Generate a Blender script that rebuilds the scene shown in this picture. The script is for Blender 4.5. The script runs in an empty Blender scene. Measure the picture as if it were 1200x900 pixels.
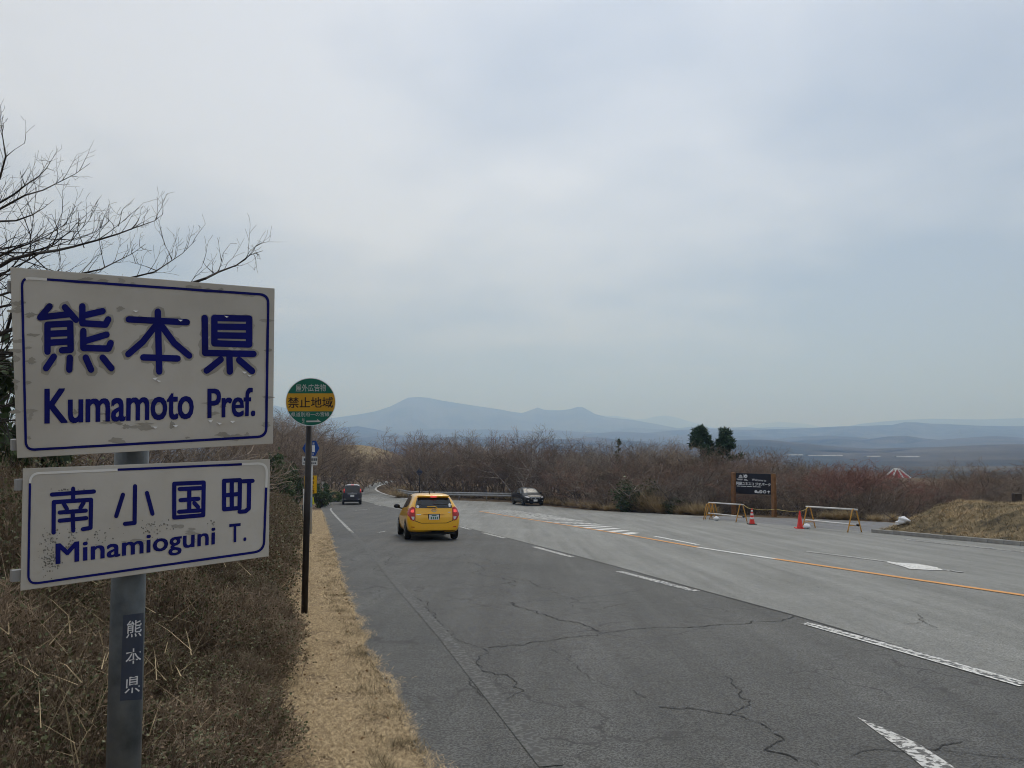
import bpy, bmesh, math, random
import numpy as np
from mathutils import Vector, Matrix
from mathutils.bvhtree import BVHTree

S = bpy.context.scene
C = S.collection
R = math.radians

# ------------------------------------------------------------------ camera
PITCH = math.atan(40 / 900)
EYE = Vector((0, 0, 1.65))
cam_d = bpy.data.cameras.new('camera')
cam_d.sensor_width = 36.0
cam_d.lens = 27.0
cam_d.clip_start = 0.05
cam_d.clip_end = 80000
cam = bpy.data.objects.new('camera', cam_d)
C.objects.link(cam)
cam.location = EYE
cam.rotation_euler = (math.pi / 2 + PITCH, 0, 0)
S.camera = cam

# ------------------------------------------------------------------ sky, sun, exposure
SUN_EL, SUN_AZ = R(50), R(14)        # azimuth to the right of the viewing direction (+Y)
W = bpy.data.worlds.new('World')
S.world = W
W.cycles.sampling_method = 'MANUAL'
W.cycles.sample_map_resolution = 256
W.use_nodes = True
nt = W.node_tree
nt.nodes.clear()
N = nt.nodes.new
L = nt.links.new
w_out = N('ShaderNodeOutputWorld')
w_bg = N('ShaderNodeBackground')
w_bg.inputs['Strength'].default_value = 0.1
L(w_bg.outputs[0], w_out.inputs['Surface'])
sky = N('ShaderNodeTexSky')
sky.sky_type = 'NISHITA'
sky.sun_disc = False
sky.sun_elevation = SUN_EL
sky.sun_rotation = SUN_AZ
sky.altitude = 800
tc = N('ShaderNodeTexCoord')
sp = N('ShaderNodeSeparateXYZ')
L(tc.outputs['Generated'], sp.inputs[0])


def wmath(op, a, b=None, clamp=False):
    n = N('ShaderNodeMath')
    n.operation = op
    n.use_clamp = clamp
    for k, v in ((0, a), (1, b)):
        if v is None:
            continue
        if isinstance(v, (int, float)):
            n.inputs[k].default_value = v
        else:
            L(v, n.inputs[k])
    return n.outputs[0]


# cloud deck: the direction is projected on a high horizontal layer, so the cloud gets finer towards the horizon
den = wmath('ADD', wmath('MAXIMUM', sp.outputs['Z'], 0.0), 0.16)
cx = N('ShaderNodeCombineXYZ')
L(wmath('DIVIDE', sp.outputs['X'], den), cx.inputs[0])
L(wmath('DIVIDE', sp.outputs['Y'], den), cx.inputs[1])
cx.inputs[2].default_value = 81.1663
no1 = N('ShaderNodeTexNoise')
no1.inputs['Scale'].default_value = 0.45
no1.inputs['Detail'].default_value = 5
no1.inputs['Roughness'].default_value = 0.5
no1.inputs['Distortion'].default_value = 0.0
vrot = N('ShaderNodeVectorRotate')
vrot.rotation_type = 'Z_AXIS'
vrot.inputs['Angle'].default_value = 0.6301
L(cx.outputs[0], vrot.inputs['Vector'])
L(vrot.outputs[0], no1.inputs['Vector'])
cr = N('ShaderNodeValToRGB')
cr.color_ramp.interpolation = 'LINEAR'
cr.color_ramp.elements[0].position = 0.43
cr.color_ramp.elements[0].color = (0.365, 0.415, 0.49, 1)
cr.color_ramp.elements[1].position = 0.69
cr.color_ramp.elements[1].color = (0.76, 0.775, 0.81, 1)
no2 = N('ShaderNodeTexNoise')
no2.inputs['Scale'].default_value = 1.7
no2.inputs['Detail'].default_value = 5
no2.inputs['Distortion'].default_value = 0.6
L(cx.outputs[0], no2.inputs['Vector'])
L(wmath('ADD', no1.outputs['Fac'], wmath('MULTIPLY', wmath('SUBTRACT', no2.outputs['Fac'], 0.5), 0.19)), cr.inputs[0])
scl = N('ShaderNodeMix')
scl.data_type = 'RGBA'
scl.blend_type = 'MULTIPLY'
scl.inputs['Factor'].default_value = 1
L(cr.outputs[0], scl.inputs['A'])
scl.inputs['B'].default_value = (10, 10, 10, 1)
mx = N('ShaderNodeMix')
mx.data_type = 'RGBA'
mx.inputs['Factor'].default_value = 0.92
L(sky.outputs[0], mx.inputs['A'])
L(scl.outputs['Result'], mx.inputs['B'])
L(mx.outputs['Result'], w_bg.inputs['Color'])

sun_d = bpy.data.lights.new('sun', 'SUN')
sun_d.energy = 1.4
sun_d.angle = R(25)
sun_d.color = (1.0, 0.975, 0.94)
sun = bpy.data.objects.new('sun', sun_d)
C.objects.link(sun)
sun.rotation_euler = (math.pi / 2 - SUN_EL, 0, math.pi - SUN_AZ)
sun.location = (0, 0, 60)

S.view_settings.view_transform = 'Standard'
S.view_settings.look = 'None'
S.view_settings.exposure = 0.0
S.view_settings.gamma = 1.0
S.view_settings.use_curve_mapping = False
S.cycles.use_denoising = True
S.cycles.adaptive_threshold = 0.02
S.cycles.pixel_filter_type = 'BLACKMAN_HARRIS'
S.cycles.filter_width = 1.05
S.cycles.max_bounces = 6
S.cycles.diffuse_bounces = 4
S.cycles.glossy_bounces = 3
S.cycles.transmission_bounces = 3
S.cycles.transparent_max_bounces = 6
S.cycles.volume_bounces = 2
S.cycles.volume_step_rate = 20
S.cycles.use_light_tree = False

# ------------------------------------------------------------------ photo pixel (1200 x 900) -> place
RT = Vector((1, 0, 0))
FW = Vector((0, math.cos(PITCH), math.sin(PITCH)))
UP = Vector((0, -math.sin(PITCH), math.cos(PITCH)))


def ray(px, py):
    return RT * ((px - 600) / 900) + UP * ((450 - py) / 900) + FW


def at(px, py, y):
    r = ray(px, py)
    return EYE + r * (y / r.y)


_FAR = [(115, -8.04), (135, -8.7), (200, -17.5), (400, -33), (1000, -55), (2000, -84), (4000, -112), (6000, -110), (9000, -120), (30000, -420)]


def road_z(y):
    if y < -60:
        return 0.0896 * 60 + (-y - 60) * 0.01
    if y <= 50:
        return -0.0896 * y
    if y <= 115:
        t = y - 50
        return -4.48 - 0.0896 * t + 0.5 * 0.0696 / 65 * t * t
    for (a, za), (b, zb) in zip(_FAR, _FAR[1:]):
        if y <= b:
            t = (y - a) / (b - a)
            return za + (zb - za) * t
    return _FAR[-1][1]


def G(px, py, dz=0.0):
    r = ray(px, py)
    lo, hi = 1.0, 140.0
    f = lambda y: EYE.z + r.z * (y / r.y) - road_z(y) - dz
    y = lo
    while y < hi and f(y) > 0:
        y += 0.5
    a, b = y - 0.5, y
    for _ in range(30):
        m = (a + b) / 2
        if f(m) > 0:
            a = m
        else:
            b = m
    return EYE + r * (b / r.y)


def smooth(a, b, x):
    t = min(1, max(0, (x - a) / (b - a)))
    return t * t * (3 - 2 * t)


# ------------------------------------------------------------------ helpers: objects
def link(name, me, mat=None, parent=None):
    o = bpy.data.objects.new(name, me)
    C.objects.link(o)
    if mat is not None and me is not None and len(me.materials) == 0:
        me.materials.append(mat)
    if parent is not None:
        o.parent = parent
    return o


def tag(o, label=None, cat=None, group=None, kind=None):
    if label:
        o['label'] = label
    if cat:
        o['category'] = cat
    if group:
        o['group'] = group
    if kind:
        o['kind'] = kind
    return o


def empty(name, loc=(0, 0, 0), rz=0.0, label=None, cat=None, group=None):
    o = bpy.data.objects.new(name, None)
    o.empty_display_size = 0.1
    C.objects.link(o)
    o.location = loc
    o.rotation_euler = (0, 0, rz)
    return tag(o, label, cat, group)


def copy_tree(o, parent=None):
    c = o.copy()
    C.objects.link(c)
    c.parent = parent
    for ch in list(o.children):
        copy_tree(ch, c)
    return c


def mesh(name, verts, faces, smooth_shade=False):
    me = bpy.data.meshes.new(name)
    me.from_pydata([tuple(v) for v in verts], [], faces)
    me.validate()
    me.update()
    if smooth_shade:
        me.polygons.foreach_set('use_smooth', [True] * len(me.polygons))
    return me


def np_mesh(name, verts, faces, smooth_shade=False):
    """verts (n,3) array, faces (m,k) array of equal length polygons"""
    me = bpy.data.meshes.new(name)
    verts = np.asarray(verts, dtype=np.float32)
    faces = np.asarray(faces, dtype=np.int32)
    m, k = faces.shape
    me.vertices.add(len(verts))
    me.vertices.foreach_set('co', verts.ravel())
    me.loops.add(m * k)
    me.loops.foreach_set('vertex_index', faces.ravel())
    me.polygons.add(m)
    me.polygons.foreach_set('loop_start', np.arange(0, m * k, k, dtype=np.int32))
    if smooth_shade:
        me.polygons.foreach_set('use_smooth', np.ones(m, dtype=bool))
    me.update(calc_edges=True)
    return me


class MB:
    def __init__(self):
        self.v, self.f = [], []

    def add(self, vs, fs):
        b = len(self.v)
        self.v += [Vector(v) for v in vs]
        self.f += [tuple(b + i for i in f) for f in fs]
        return self

    def box(self, c, s, rot=None):
        c = Vector(c)
        h = Vector(s) / 2
        vs = []
        for x in (-1, 1):
            for y in (-1, 1):
                for z in (-1, 1):
                    p = Vector((x * h.x, y * h.y, z * h.z))
                    if rot is not None:
                        p = rot @ p
                    vs.append(c + p)
        return self.add(vs, [(0, 1, 3, 2), (4, 6, 7, 5), (0, 4, 5, 1), (2, 3, 7, 6), (0, 2, 6, 4), (1, 5, 7, 3)])

    def tube(self, pts, r, n=8, cap=True):
        pts = [Vector(p) for p in pts]
        rs = r if isinstance(r, (list, tuple)) else [r] * len(pts)
        vs, fs = [], []
        ref = None
        for i, p in enumerate(pts):
            d = (pts[min(i + 1, len(pts) - 1)] - pts[max(i - 1, 0)]).normalized()
            if ref is None:
                ref = d.orthogonal().normalized()
            a = (ref - d * ref.dot(d)).normalized()
            ref = a
            b = d.cross(a)
            for k in range(n):
                t = 2 * math.pi * k / n
                vs.append(p + (a * math.cos(t) + b * math.sin(t)) * rs[i])
        for i in range(len(pts) - 1):
            for k in range(n):
                k2 = (k + 1) % n
                fs.append((i * n + k, i * n + k2, (i + 1) * n + k2, (i + 1) * n + k))
        if cap:
            fs.append(tuple(reversed(range(n))))
            fs.append(tuple((len(pts) - 1) * n + k for k in range(n)))
        return self.add(vs, fs)

    def lathe(self, prof, c=(0, 0, 0), n=20, axis='z'):
        c = Vector(c)
        vs, fs = [], []
        for r, h in prof:
            for k in range(n):
                t = 2 * math.pi * k / n
                q = (r * math.cos(t), r * math.sin(t), h)
                if axis == 'x':
                    q = (h, q[0], q[1])
                elif axis == 'y':
                    q = (q[0], h, q[1])
                vs.append(c + Vector(q))
        m = len(prof)
        for i in range(m - 1):
            for k in range(n):
                k2 = (k + 1) % n
                fs.append((i * n + k, i * n + k2, (i + 1) * n + k2, (i + 1) * n + k))
        fs.append(tuple(reversed(range(n))))
        fs.append(tuple((m - 1) * n + k for k in range(n)))
        return self.add(vs, fs)

    def prism(self, poly, n, t):
        """flat polygon (list of 3d points) given thickness t along n"""
        n = Vector(n)
        k = len(poly)
        a = [Vector(p) for p in poly]
        b = [p + n * t for p in a]
        fs = [tuple(reversed(range(k))), tuple(range(k, 2 * k))]
        for i in range(k):
            j = (i + 1) % k
            fs.append((i, j, k + j, k + i))
        return self.add(a + b, fs)

    def build(self, name, mat, parent=None, smooth_shade=False, bevel=0.0):
        me = bpy.data.meshes.new(name)
        me.from_pydata([tuple(v) for v in self.v], [], self.f)
        bm = bmesh.new()
        bm.from_mesh(me)
        bmesh.ops.recalc_face_normals(bm, faces=bm.faces)
        if bevel:
            es = [e for e in bm.edges if len(e.link_faces) == 2 and e.calc_face_angle(0) > 0.6]
            bmesh.ops.bevel(bm, geom=es, offset=bevel, segments=2, affect='EDGES', profile=0.6)
        bm.to_mesh(me)
        bm.free()
        if smooth_shade:
            me.polygons.foreach_set('use_smooth', [True] * len(me.polygons))
            me.update()
        return link(name, me, mat, parent)


# ------------------------------------------------------------------ helpers: materials
M = {}


def mat(key, col, rough=0.8, col2=None, scale=8.0, detail=4, spec=0.3, metal=0.0, bump=0.0, bump_scale=None, vary=0.0, lo=0.35, hi=0.65, coat=0.0, emit=None, coords='Object'):
    m = bpy.data.materials.new(key)
    m.use_nodes = True
    t = m.node_tree
    b = t.nodes['Principled BSDF']
    b.inputs['Roughness'].default_value = rough
    b.inputs['Specular IOR Level'].default_value = spec
    b.inputs['Metallic'].default_value = metal
    b.inputs['Coat Weight'].default_value = coat
    b.inputs['Coat Roughness'].default_value = 0.05
    base = None
    b.inputs['Base Color'].default_value = (*col, 1)
    co = t.nodes.new('ShaderNodeTexCoord')
    if col2 is not None:
        n = t.nodes.new('ShaderNodeTexNoise')
        n.inputs['Scale'].default_value = scale
        n.inputs['Detail'].default_value = detail
        n.inputs['Roughness'].default_value = 0.6
        t.links.new(co.outputs[coords], n.inputs['Vector'])
        r = t.nodes.new('ShaderNodeValToRGB')
        r.color_ramp.elements[0].position = lo
        r.color_ramp.elements[1].position = hi
        r.color_ramp.elements[0].color = (*col, 1)
        r.color_ramp.elements[1].color = (*col2, 1)
        t.links.new(n.outputs['Fac'], r.inputs[0])
        base = r.outputs[0]
    if vary:
        oi = t.nodes.new('ShaderNodeObjectInfo')
        mr = t.nodes.new('ShaderNodeMapRange')
        mr.inputs['To Min'].default_value = 1 - vary
        mr.inputs['To Max'].default_value = 1 + vary
        t.links.new(oi.outputs['Random'], mr.inputs['Value'])
        hs = t.nodes.new('ShaderNodeHueSaturation')
        t.links.new(mr.outputs[0], hs.inputs['Value'])
        if base is not None:
            t.links.new(base, hs.inputs['Color'])
        else:
            hs.inputs['Color'].default_value = (*col, 1)
        base = hs.outputs[0]
    if base is not None:
        t.links.new(base, b.inputs['Base Color'])
    if bump:
        n2 = t.nodes.new('ShaderNodeTexNoise')
        n2.inputs['Scale'].default_value = bump_scale or scale * 4
        n2.inputs['Detail'].default_value = 3
        t.links.new(co.outputs[coords], n2.inputs['Vector'])
        bp = t.nodes.new('ShaderNodeBump')
        bp.inputs['Strength'].default_value = bump
        bp.inputs['Distance'].default_value = 0.02
        t.links.new(n2.outputs['Fac'], bp.inputs['Height'])
        t.links.new(bp.outputs[0], b.inputs['Normal'])
    if emit:
        m.cycles.emission_sampling = 'NONE'
        b.inputs['Emission Color'].default_value = (*emit[0], 1)
        b.inputs['Emission Strength'].default_value = emit[1]
    M[key] = m
    return m


def asphalt(key, dark, light, speck=1.0):
    m = bpy.data.materials.new(key)
    m.use_nodes = True
    t = m.node_tree
    b = t.nodes['Principled BSDF']
    b.inputs['Roughness'].default_value = 0.72
    b.inputs['Specular IOR Level'].default_value = 0.35
    co = t.nodes.new('ShaderNodeTexCoord')

    def noise(scale, detail=3, rough=0.6, stretch=None):
        n = t.nodes.new('ShaderNodeTexNoise')
        n.inputs['Scale'].default_value = scale
        n.inputs['Detail'].default_value = detail
        n.inputs['Roughness'].default_value = rough
        if stretch:
            mp = t.nodes.new('ShaderNodeMapping')
            mp.inputs['Rotation'].default_value = (0, 0, R(-14.3))
            mp.inputs['Scale'].default_value = stretch
            mp.vector_type = 'POINT'
            t.links.new(co.outputs['Object'], mp.inputs['Vector'])
            t.links.new(mp.outputs[0], n.inputs['Vector'])
        else:
            t.links.new(co.outputs['Object'], n.inputs['Vector'])
        return n.outputs['Fac']

    def ramp(f, p0, p1, c0, c1):
        r = t.nodes.new('ShaderNodeValToRGB')
        r.color_ramp.elements[0].position = p0
        r.color_ramp.elements[1].position = p1
        r.color_ramp.elements[0].color = (*c0, 1)
        r.color_ramp.elements[1].color = (*c1, 1)
        t.links.new(f, r.inputs[0])
        return r.outputs[0]

    def mul(a, c):
        x = t.nodes.new('ShaderNodeMix')
        x.data_type = 'RGBA'
        x.blend_type = 'MULTIPLY'
        x.inputs['Factor'].default_value = 1
        t.links.new(a, x.inputs['A'])
        t.links.new(c, x.inputs['B'])
        return x.outputs['Result']

    big = ramp(noise(0.35, 4), 0.3, 0.7, dark, light)
    streak = ramp(noise(1.0, 4, 0.6, (2.2, 0.10, 1)), 0.3, 0.7, (0.74, 0.74, 0.74), (1.20, 1.20, 1.20))
    fine = ramp(noise(62, 2, 0.8), 0.41, 0.60, (1 - 0.42 * speck,) * 3, (1 + 0.55 * speck,) * 3)
    mid = ramp(noise(9, 4, 0.7), 0.3, 0.7, (0.86, 0.86, 0.86), (1.12, 1.12, 1.12))
    c = mul(mul(mul(big, streak), fine), mid)
    if key == 'asphalt_lane':
        # map cracking: cell borders, only where the surface has given way
        wob = t.nodes.new('ShaderNodeTexNoise')
        wob.inputs['Scale'].default_value = 2.2
        wob.inputs['Detail'].default_value = 5
        t.links.new(co.outputs['Object'], wob.inputs['Vector'])
        vm = t.nodes.new('ShaderNodeVectorMath')
        vm.operation = 'MULTIPLY_ADD'
        vm.inputs[1].default_value = (0.9, 0.9, 0.0)
        t.links.new(wob.outputs['Color'], vm.inputs[0])
        t.links.new(co.outputs['Object'], vm.inputs[2])
        vo = t.nodes.new('ShaderNodeTexVoronoi')
        vo.feature = 'DISTANCE_TO_EDGE'
        vo.inputs['Scale'].default_value = 0.85
        t.links.new(vm.outputs[0], vo.inputs['Vector'])
        line = ramp(vo.outputs['Distance'], 0.006, 0.019, (1, 1, 1), (0, 0, 0))
        where = ramp(noise(0.30, 5, 0.75), 0.46, 0.56, (0, 0, 0), (1, 1, 1))
        both = mul(line, where)
        x = t.nodes.new('ShaderNodeMix')
        x.data_type = 'RGBA'
        t.links.new(both, x.inputs['Factor'])
        t.links.new(c, x.inputs['A'])
        x.inputs['B'].default_value = (0.035, 0.035, 0.035, 1)
        c = x.outputs['Result']
    t.links.new(c, b.inputs['Base Color'])
    bp = t.nodes.new('ShaderNodeBump')
    bp.inputs['Strength'].default_value = 0.5
    bp.inputs['Distance'].default_value = 0.006
    t.links.new(noise(110, 2, 0.6), bp.inputs['Height'])
    t.links.new(bp.outputs[0], b.inputs['Normal'])
    M[key] = m
    return m


def worn_paint(key, paint, under, cover, scale=26.0):
    """road paint that has flaked off down to the asphalt"""
    m = mat(key, under, 0.75, paint, scale, 6, 0.3, lo=max(0.0, 0.50 - cover * 0.25), hi=max(0.05, 0.56 - cover * 0.25))
    return m


asphalt('asphalt_lane', (0.056, 0.057, 0.056), (0.084, 0.085, 0.082), 1.3)
asphalt('asphalt_wide', (0.172, 0.175, 0.165), (0.215, 0.218, 0.207), 0.9)
asphalt('asphalt_park', (0.115, 0.117, 0.125), (0.150, 0.152, 0.160), 0.7)
worn_paint('paint_white', (0.72, 0.72, 0.70), (0.13, 0.13, 0.13), 0.45)
worn_paint('paint_white_sparse', (0.66, 0.66, 0.64), (0.11, 0.113, 0.113), 0.02, 17)
worn_paint('paint_ghost', (0.125, 0.126, 0.123), (0.070, 0.071, 0.069), 0.0, 26)
worn_paint('paint_dash', (0.60, 0.60, 0.58), (0.11, 0.11, 0.108), 0.18, 24)
worn_paint('paint_orange', (0.70, 0.33, 0.10), (0.20, 0.18, 0.16), 0.6)
worn_paint('paint_zebra', (0.66, 0.66, 0.64), (0.19, 0.19, 0.185), 0.2, 5)
mat('crack', (0.030, 0.030, 0.031), 0.95, (0.05, 0.05, 0.05), 40)
mat('seam', (0.045, 0.046, 0.047), 0.9, (0.07, 0.07, 0.07), 20)
mat('soil', (0.13, 0.09, 0.055), 0.95, (0.40, 0.30, 0.175), 22, 7, bump=0.8, bump_scale=60)
mat('mound_soil', (0.045, 0.038, 0.024), 0.95, (0.24, 0.185, 0.105), 2.6, 8, bump=1.0, bump_scale=25)
mat('straw', (0.25, 0.175, 0.098), 0.9, (0.70, 0.55, 0.335), 38, 2, vary=0.1)
mat('straw_dark', (0.13, 0.098, 0.055), 0.95, (0.38, 0.30, 0.18), 20, 3, vary=0.1)
mat('straw_pale', (0.40, 0.31, 0.18), 0.9, (0.60, 0.48, 0.30), 2.0, 3, vary=0.15)
mat('leaf_litter', (0.085, 0.058, 0.038), 0.95, (0.16, 0.115, 0.075), 3.0, 5, bump=0.5, bump_scale=30)
mat('bark', (0.11, 0.092, 0.08), 0.95, (0.27, 0.235, 0.21), 3, 4, vary=0.5)
mat('bark_dark', (0.030, 0.026, 0.024), 0.95, (0.060, 0.052, 0.047), 6, 4)
mat('twig_brown', (0.14, 0.104, 0.078), 0.95, (0.33, 0.262, 0.20), 0.5, 3, vary=0.42)
mat('twig_red', (0.22, 0.115, 0.092), 0.95, (0.36, 0.215, 0.175), 0.5, 3, vary=0.15)
mat('twig_grey', (0.17, 0.15, 0.132), 0.95, (0.38, 0.34, 0.30), 0.5, 3, vary=0.3)
mat('twig_rust', (0.16, 0.095, 0.07), 0.95, (0.32, 0.21, 0.16), 0.5, 3, vary=0.3)
mat('twig_dark', (0.035, 0.031, 0.029), 0.95, (0.065, 0.056, 0.05), 0.5, 3)
mat('shrub_twig', (0.095, 0.066, 0.045), 0.95, (0.33, 0.25, 0.175), 5, 4, vary=0.3)
mat('shrub_leaf', (0.060, 0.075, 0.028), 0.6, (0.165, 0.165, 0.085), 4.0, 4, vary=0.3)
mat('shrub_leaf_brown', (0.11, 0.072, 0.045), 0.85, (0.21, 0.155, 0.10), 4.0, 3, vary=0.15)
mat('evergreen', (0.035, 0.062, 0.028), 0.6, (0.085, 0.125, 0.05), 2.0, 3, vary=0.15)
mat('pine_needle', (0.022, 0.055, 0.032), 0.65, (0.075, 0.13, 0.065), 3.5, 3)
mat('concrete', (0.20, 0.195, 0.185), 0.9, (0.34, 0.33, 0.31), 3, 5, bump=0.3)
mat('galvanised', (0.085, 0.095, 0.105), 0.5, (0.19, 0.205, 0.215), 7, 6, 0.4, 0.45, bump=0.06)
mat('pole_steel', (0.050, 0.060, 0.068), 0.5, (0.145, 0.16, 0.17), 9, 7, 0.4, 0.4, bump=0.08, bump_scale=50, lo=0.3, hi=0.75)
mat('fallen_leaf', (0.16, 0.085, 0.04), 0.9, (0.30, 0.18, 0.09), 3, 2)
mat('rail_steel', (0.33, 0.34, 0.35), 0.5, (0.45, 0.46, 0.47), 3, 3, 0.4, 0.3)
mat('sign_white', (0.43, 0.405, 0.36), 0.55, (0.53, 0.505, 0.46), 2.6, 6, 0.35, bump=0.04, bump_scale=60)
mat('sign_stain', (0.12, 0.115, 0.10), 0.8, (0.24, 0.23, 0.21), 20, 4)
mat('sign_peel', (0.28, 0.265, 0.23), 0.75, (0.36, 0.34, 0.30), 12, 4)
mat('sign_flake', (0.70, 0.69, 0.66), 0.6)
mat('sign_blue', (0.003, 0.005, 0.10), 0.6, (0.005, 0.008, 0.15), 8, 3, 0.15)
mat('sign_back', (0.22, 0.22, 0.22), 0.55, (0.30, 0.30, 0.30), 5, 3, 0.4, 0.3)
mat('decal_navy', (0.030, 0.040, 0.065), 0.5, (0.045, 0.055, 0.080), 10, 3)
mat('plate_slate', (0.03, 0.04, 0.075), 0.5, (0.05, 0.062, 0.10), 6, 3)
mat('decal_white', (0.62, 0.63, 0.65), 0.6)
mat('pole_brown', (0.016, 0.013, 0.013), 0.5, (0.03, 0.025, 0.024), 6, 3)
mat('sign_green', (0.004, 0.115, 0.075), 0.45, (0.006, 0.135, 0.090), 3, 3)
mat('sign_amber', (0.50, 0.26, 0.010), 0.45, (0.56, 0.30, 0.014), 3, 3)
mat('ink_black', (0.022, 0.012, 0.010), 0.6)
mat('ink_pale', (0.50, 0.52, 0.50), 0.6)
mat('rim_pale', (0.70, 0.73, 0.76), 0.5)
mat('route_blue', (0.010, 0.055, 0.27), 0.45, (0.013, 0.065, 0.31), 4, 2)
mat('pole_white', (0.50, 0.51, 0.51), 0.6, (0.62, 0.63, 0.63), 4, 3)
mat('notice_yellow', (0.75, 0.42, 0.010), 0.5, (0.80, 0.47, 0.015), 4, 2)
mat('notice_lime', (0.60, 0.62, 0.03), 0.5)
mat('pale_blue', (0.25, 0.40, 0.62), 0.5)
mat('timber', (0.19, 0.095, 0.042), 0.8, (0.29, 0.15, 0.07), 5, 4, bump=0.2)
mat('timber_dark', (0.045, 0.036, 0.03), 0.9, (0.075, 0.06, 0.05), 5, 4)
mat('board_black', (0.006, 0.007, 0.016), 0.45, (0.010, 0.011, 0.022), 4, 2)
mat('ink_white', (0.74, 0.76, 0.80), 0.6)
mat('barrier_orange', (0.56, 0.27, 0.045), 0.5, (0.66, 0.35, 0.08), 5, 3)
mat('pipe_white', (0.60, 0.59, 0.57), 0.5, (0.72, 0.71, 0.69), 4, 3)
mat('cone_red', (0.62, 0.035, 0.028), 0.5, (0.72, 0.06, 0.045), 4, 2)
mat('cone_white', (0.74, 0.72, 0.72), 0.5)
mat('rope_yellow', (0.50, 0.38, 0.13), 0.8)
mat('snow', (0.78, 0.80, 0.84), 0.6, (0.86, 0.87, 0.90), 6, 3)
mat('roof_red', (0.36, 0.050, 0.055), 0.7, (0.40, 0.06, 0.065), 2, 3)
mat('wall_grey', (0.35, 0.34, 0.33), 0.8, (0.42, 0.41, 0.40), 1, 3)
mat('sheet_white', (0.66, 0.66, 0.66), 0.5)
mat('greenhouse_film', (0.15, 0.15, 0.15), 0.5, (0.34, 0.34, 0.34), 0.05, 2)
mat('glass_dark', (0.010, 0.012, 0.014), 0.06, spec=0.6, coat=0.3)
mat('glass_mid', (0.06, 0.065, 0.072), 0.3, spec=0.35)
mat('car_yellow', (0.90, 0.46, 0.007), 0.32, (0.93, 0.48, 0.009), 2, 2, 0.5, coat=0.7)
mat('car_black', (0.004, 0.004, 0.006), 0.3, spec=0.22, coat=0.12)
mat('car_slate', (0.016, 0.017, 0.032), 0.3, spec=0.5, coat=0.8)
mat('car_trim', (0.012, 0.012, 0.012), 0.6)
mat('tyre', (0.014, 0.014, 0.014), 0.85)
mat('alloy', (0.50, 0.51, 0.53), 0.35, metal=0.6)
mat('chrome', (0.60, 0.61, 0.63), 0.2, metal=0.8)
mat('plate_white', (0.74, 0.75, 0.75), 0.5)
mat('plate_green', (0.03, 0.16, 0.09), 0.6)
mat('lamp_red', (0.42, 0.012, 0.012), 0.25, coat=0.5)
mat('lamp_red_lit', (0.80, 0.10, 0.08), 0.25, emit=((1.0, 0.10, 0.09), 0.55))
mat('lamp_clear', (0.62, 0.60, 0.60), 0.2, coat=0.6)

# ================================================================== the ground, the road, the hills
rng = np.random.default_rng(7)
RD = Vector((-0.2544, 1.005, 0)).normalized()      # heading of the road on the plan


def xy(p):
    return (p.x, p.y)


LEFT_PX = [(498, 896), (472, 847), (464, 821), (442, 783), (424, 758), (427, 749), (411, 711), (400, 681), (393, 654), (385, 624), (379, 605), (376, 597)]
LEFT = [xy(G(*q)) for q in LEFT_PX]
BAY = [xy(G(*q)) for q in [(377, 592.5), (386, 589), (400, 586), (412, 582), (420, 577), (428, 571)]]
FARL = [xy(G(*q)) for q in [(436, 567), (447, 564.5), (459, 563)]]
FAR_END = [(LEFT[0][0], 0)]
x0, y0 = LEFT[0]
NEARL = [(x0 + (y0 + 24) * 0.253, -24.0)]
FARR = [xy(G(*q)) for q in [(466, 564.6), (452, 566.5), (444, 569.5), (441, 573), (448, 577.5), (462, 581.5), (480, 584), (540, 586.5), (593, 588.5), (641, 593), (700, 598.5), (753, 601), (820, 604.6)]]
PARK_BACK = [xy(G(*q)) for q in [(840, 604.5), (913, 607), (957, 608.5), (1040, 612)]]
KERB_PX = [(1021, 624), (1083, 630), (1133, 634.2), (1200, 640)]
KERB = [xy(G(*q)) for q in KERB_PX]
kdir = (Vector(KERB[-1]) - Vector(KERB[0])).normalized()
KERB_END = tuple(Vector(KERB[-1]) + kdir * 44)


def bank(x, y):
    """rise of the bank left of the mown verge"""
    if y > 75 or y < -40:
        return 0.0
    edge = np.interp(y, [-24, 2, 5, 10, 19, 38, 60, 75], [4.6, -0.62, -1.45, -2.95, -5.6, -11.0, -18.5, -26])
    d = edge - x
    return 0.75 * smooth(0.2, 4.5, d) * (1 - smooth(60, 75, y)) + 0.5 * smooth(5, 14, d) * (1 - smooth(50, 75, y))


def hill_bumps(x, y):
    z = 0.0
    # straw coloured rise behind the trees left of the valley view
    gx, gy = (x + 54) / 30, (y - 262) / 60
    z += 15.0 * math.exp(-(gx * gx + gy * gy))
    if y > 500:
        a = min(1, (y - 500) / 1500)
        z += a * (14 * math.sin(x * 0.0031 + y * 0.0022 + 1) + 9 * math.sin(x * 0.0083 - y * 0.0047) + 5 * math.sin(x * 0.019 + y * 0.011 + 2))
    return z


def ground_z(x, y):
    return road_z(y) + bank(x, y) + (hill_bumps(x, y) if y > 120 else 0)


# one sheet out to the horizon
azs = np.concatenate([np.radians(np.linspace(-52, 52, 190)), np.radians(np.linspace(58, 302, 42))])
rads = np.concatenate([[0.6, 1.5], np.geomspace(2.5, 140, 80), np.geomspace(150, 26000, 90)])
gv = [(0, 0, -0.06)]
for r in rads:
    for a in azs:
        x, y = r * math.sin(a), r * math.cos(a)
        on_verge = 0.0
        gv.append((x, y, ground_z(x, y) - 0.06))
na = len(azs)
gf = [(0, 1 + (k + 1) % na, 1 + k) for k in range(na)]
for i in range(len(rads) - 1):
    for k in range(na):
        k2 = (k + 1) % na
        a = 1 + i * na
        gf.append((a + k, a + k2, a + na + k2, a + na + k))
gme = mesh('ground', gv, gf, True)
gme.flip_normals()

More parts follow.
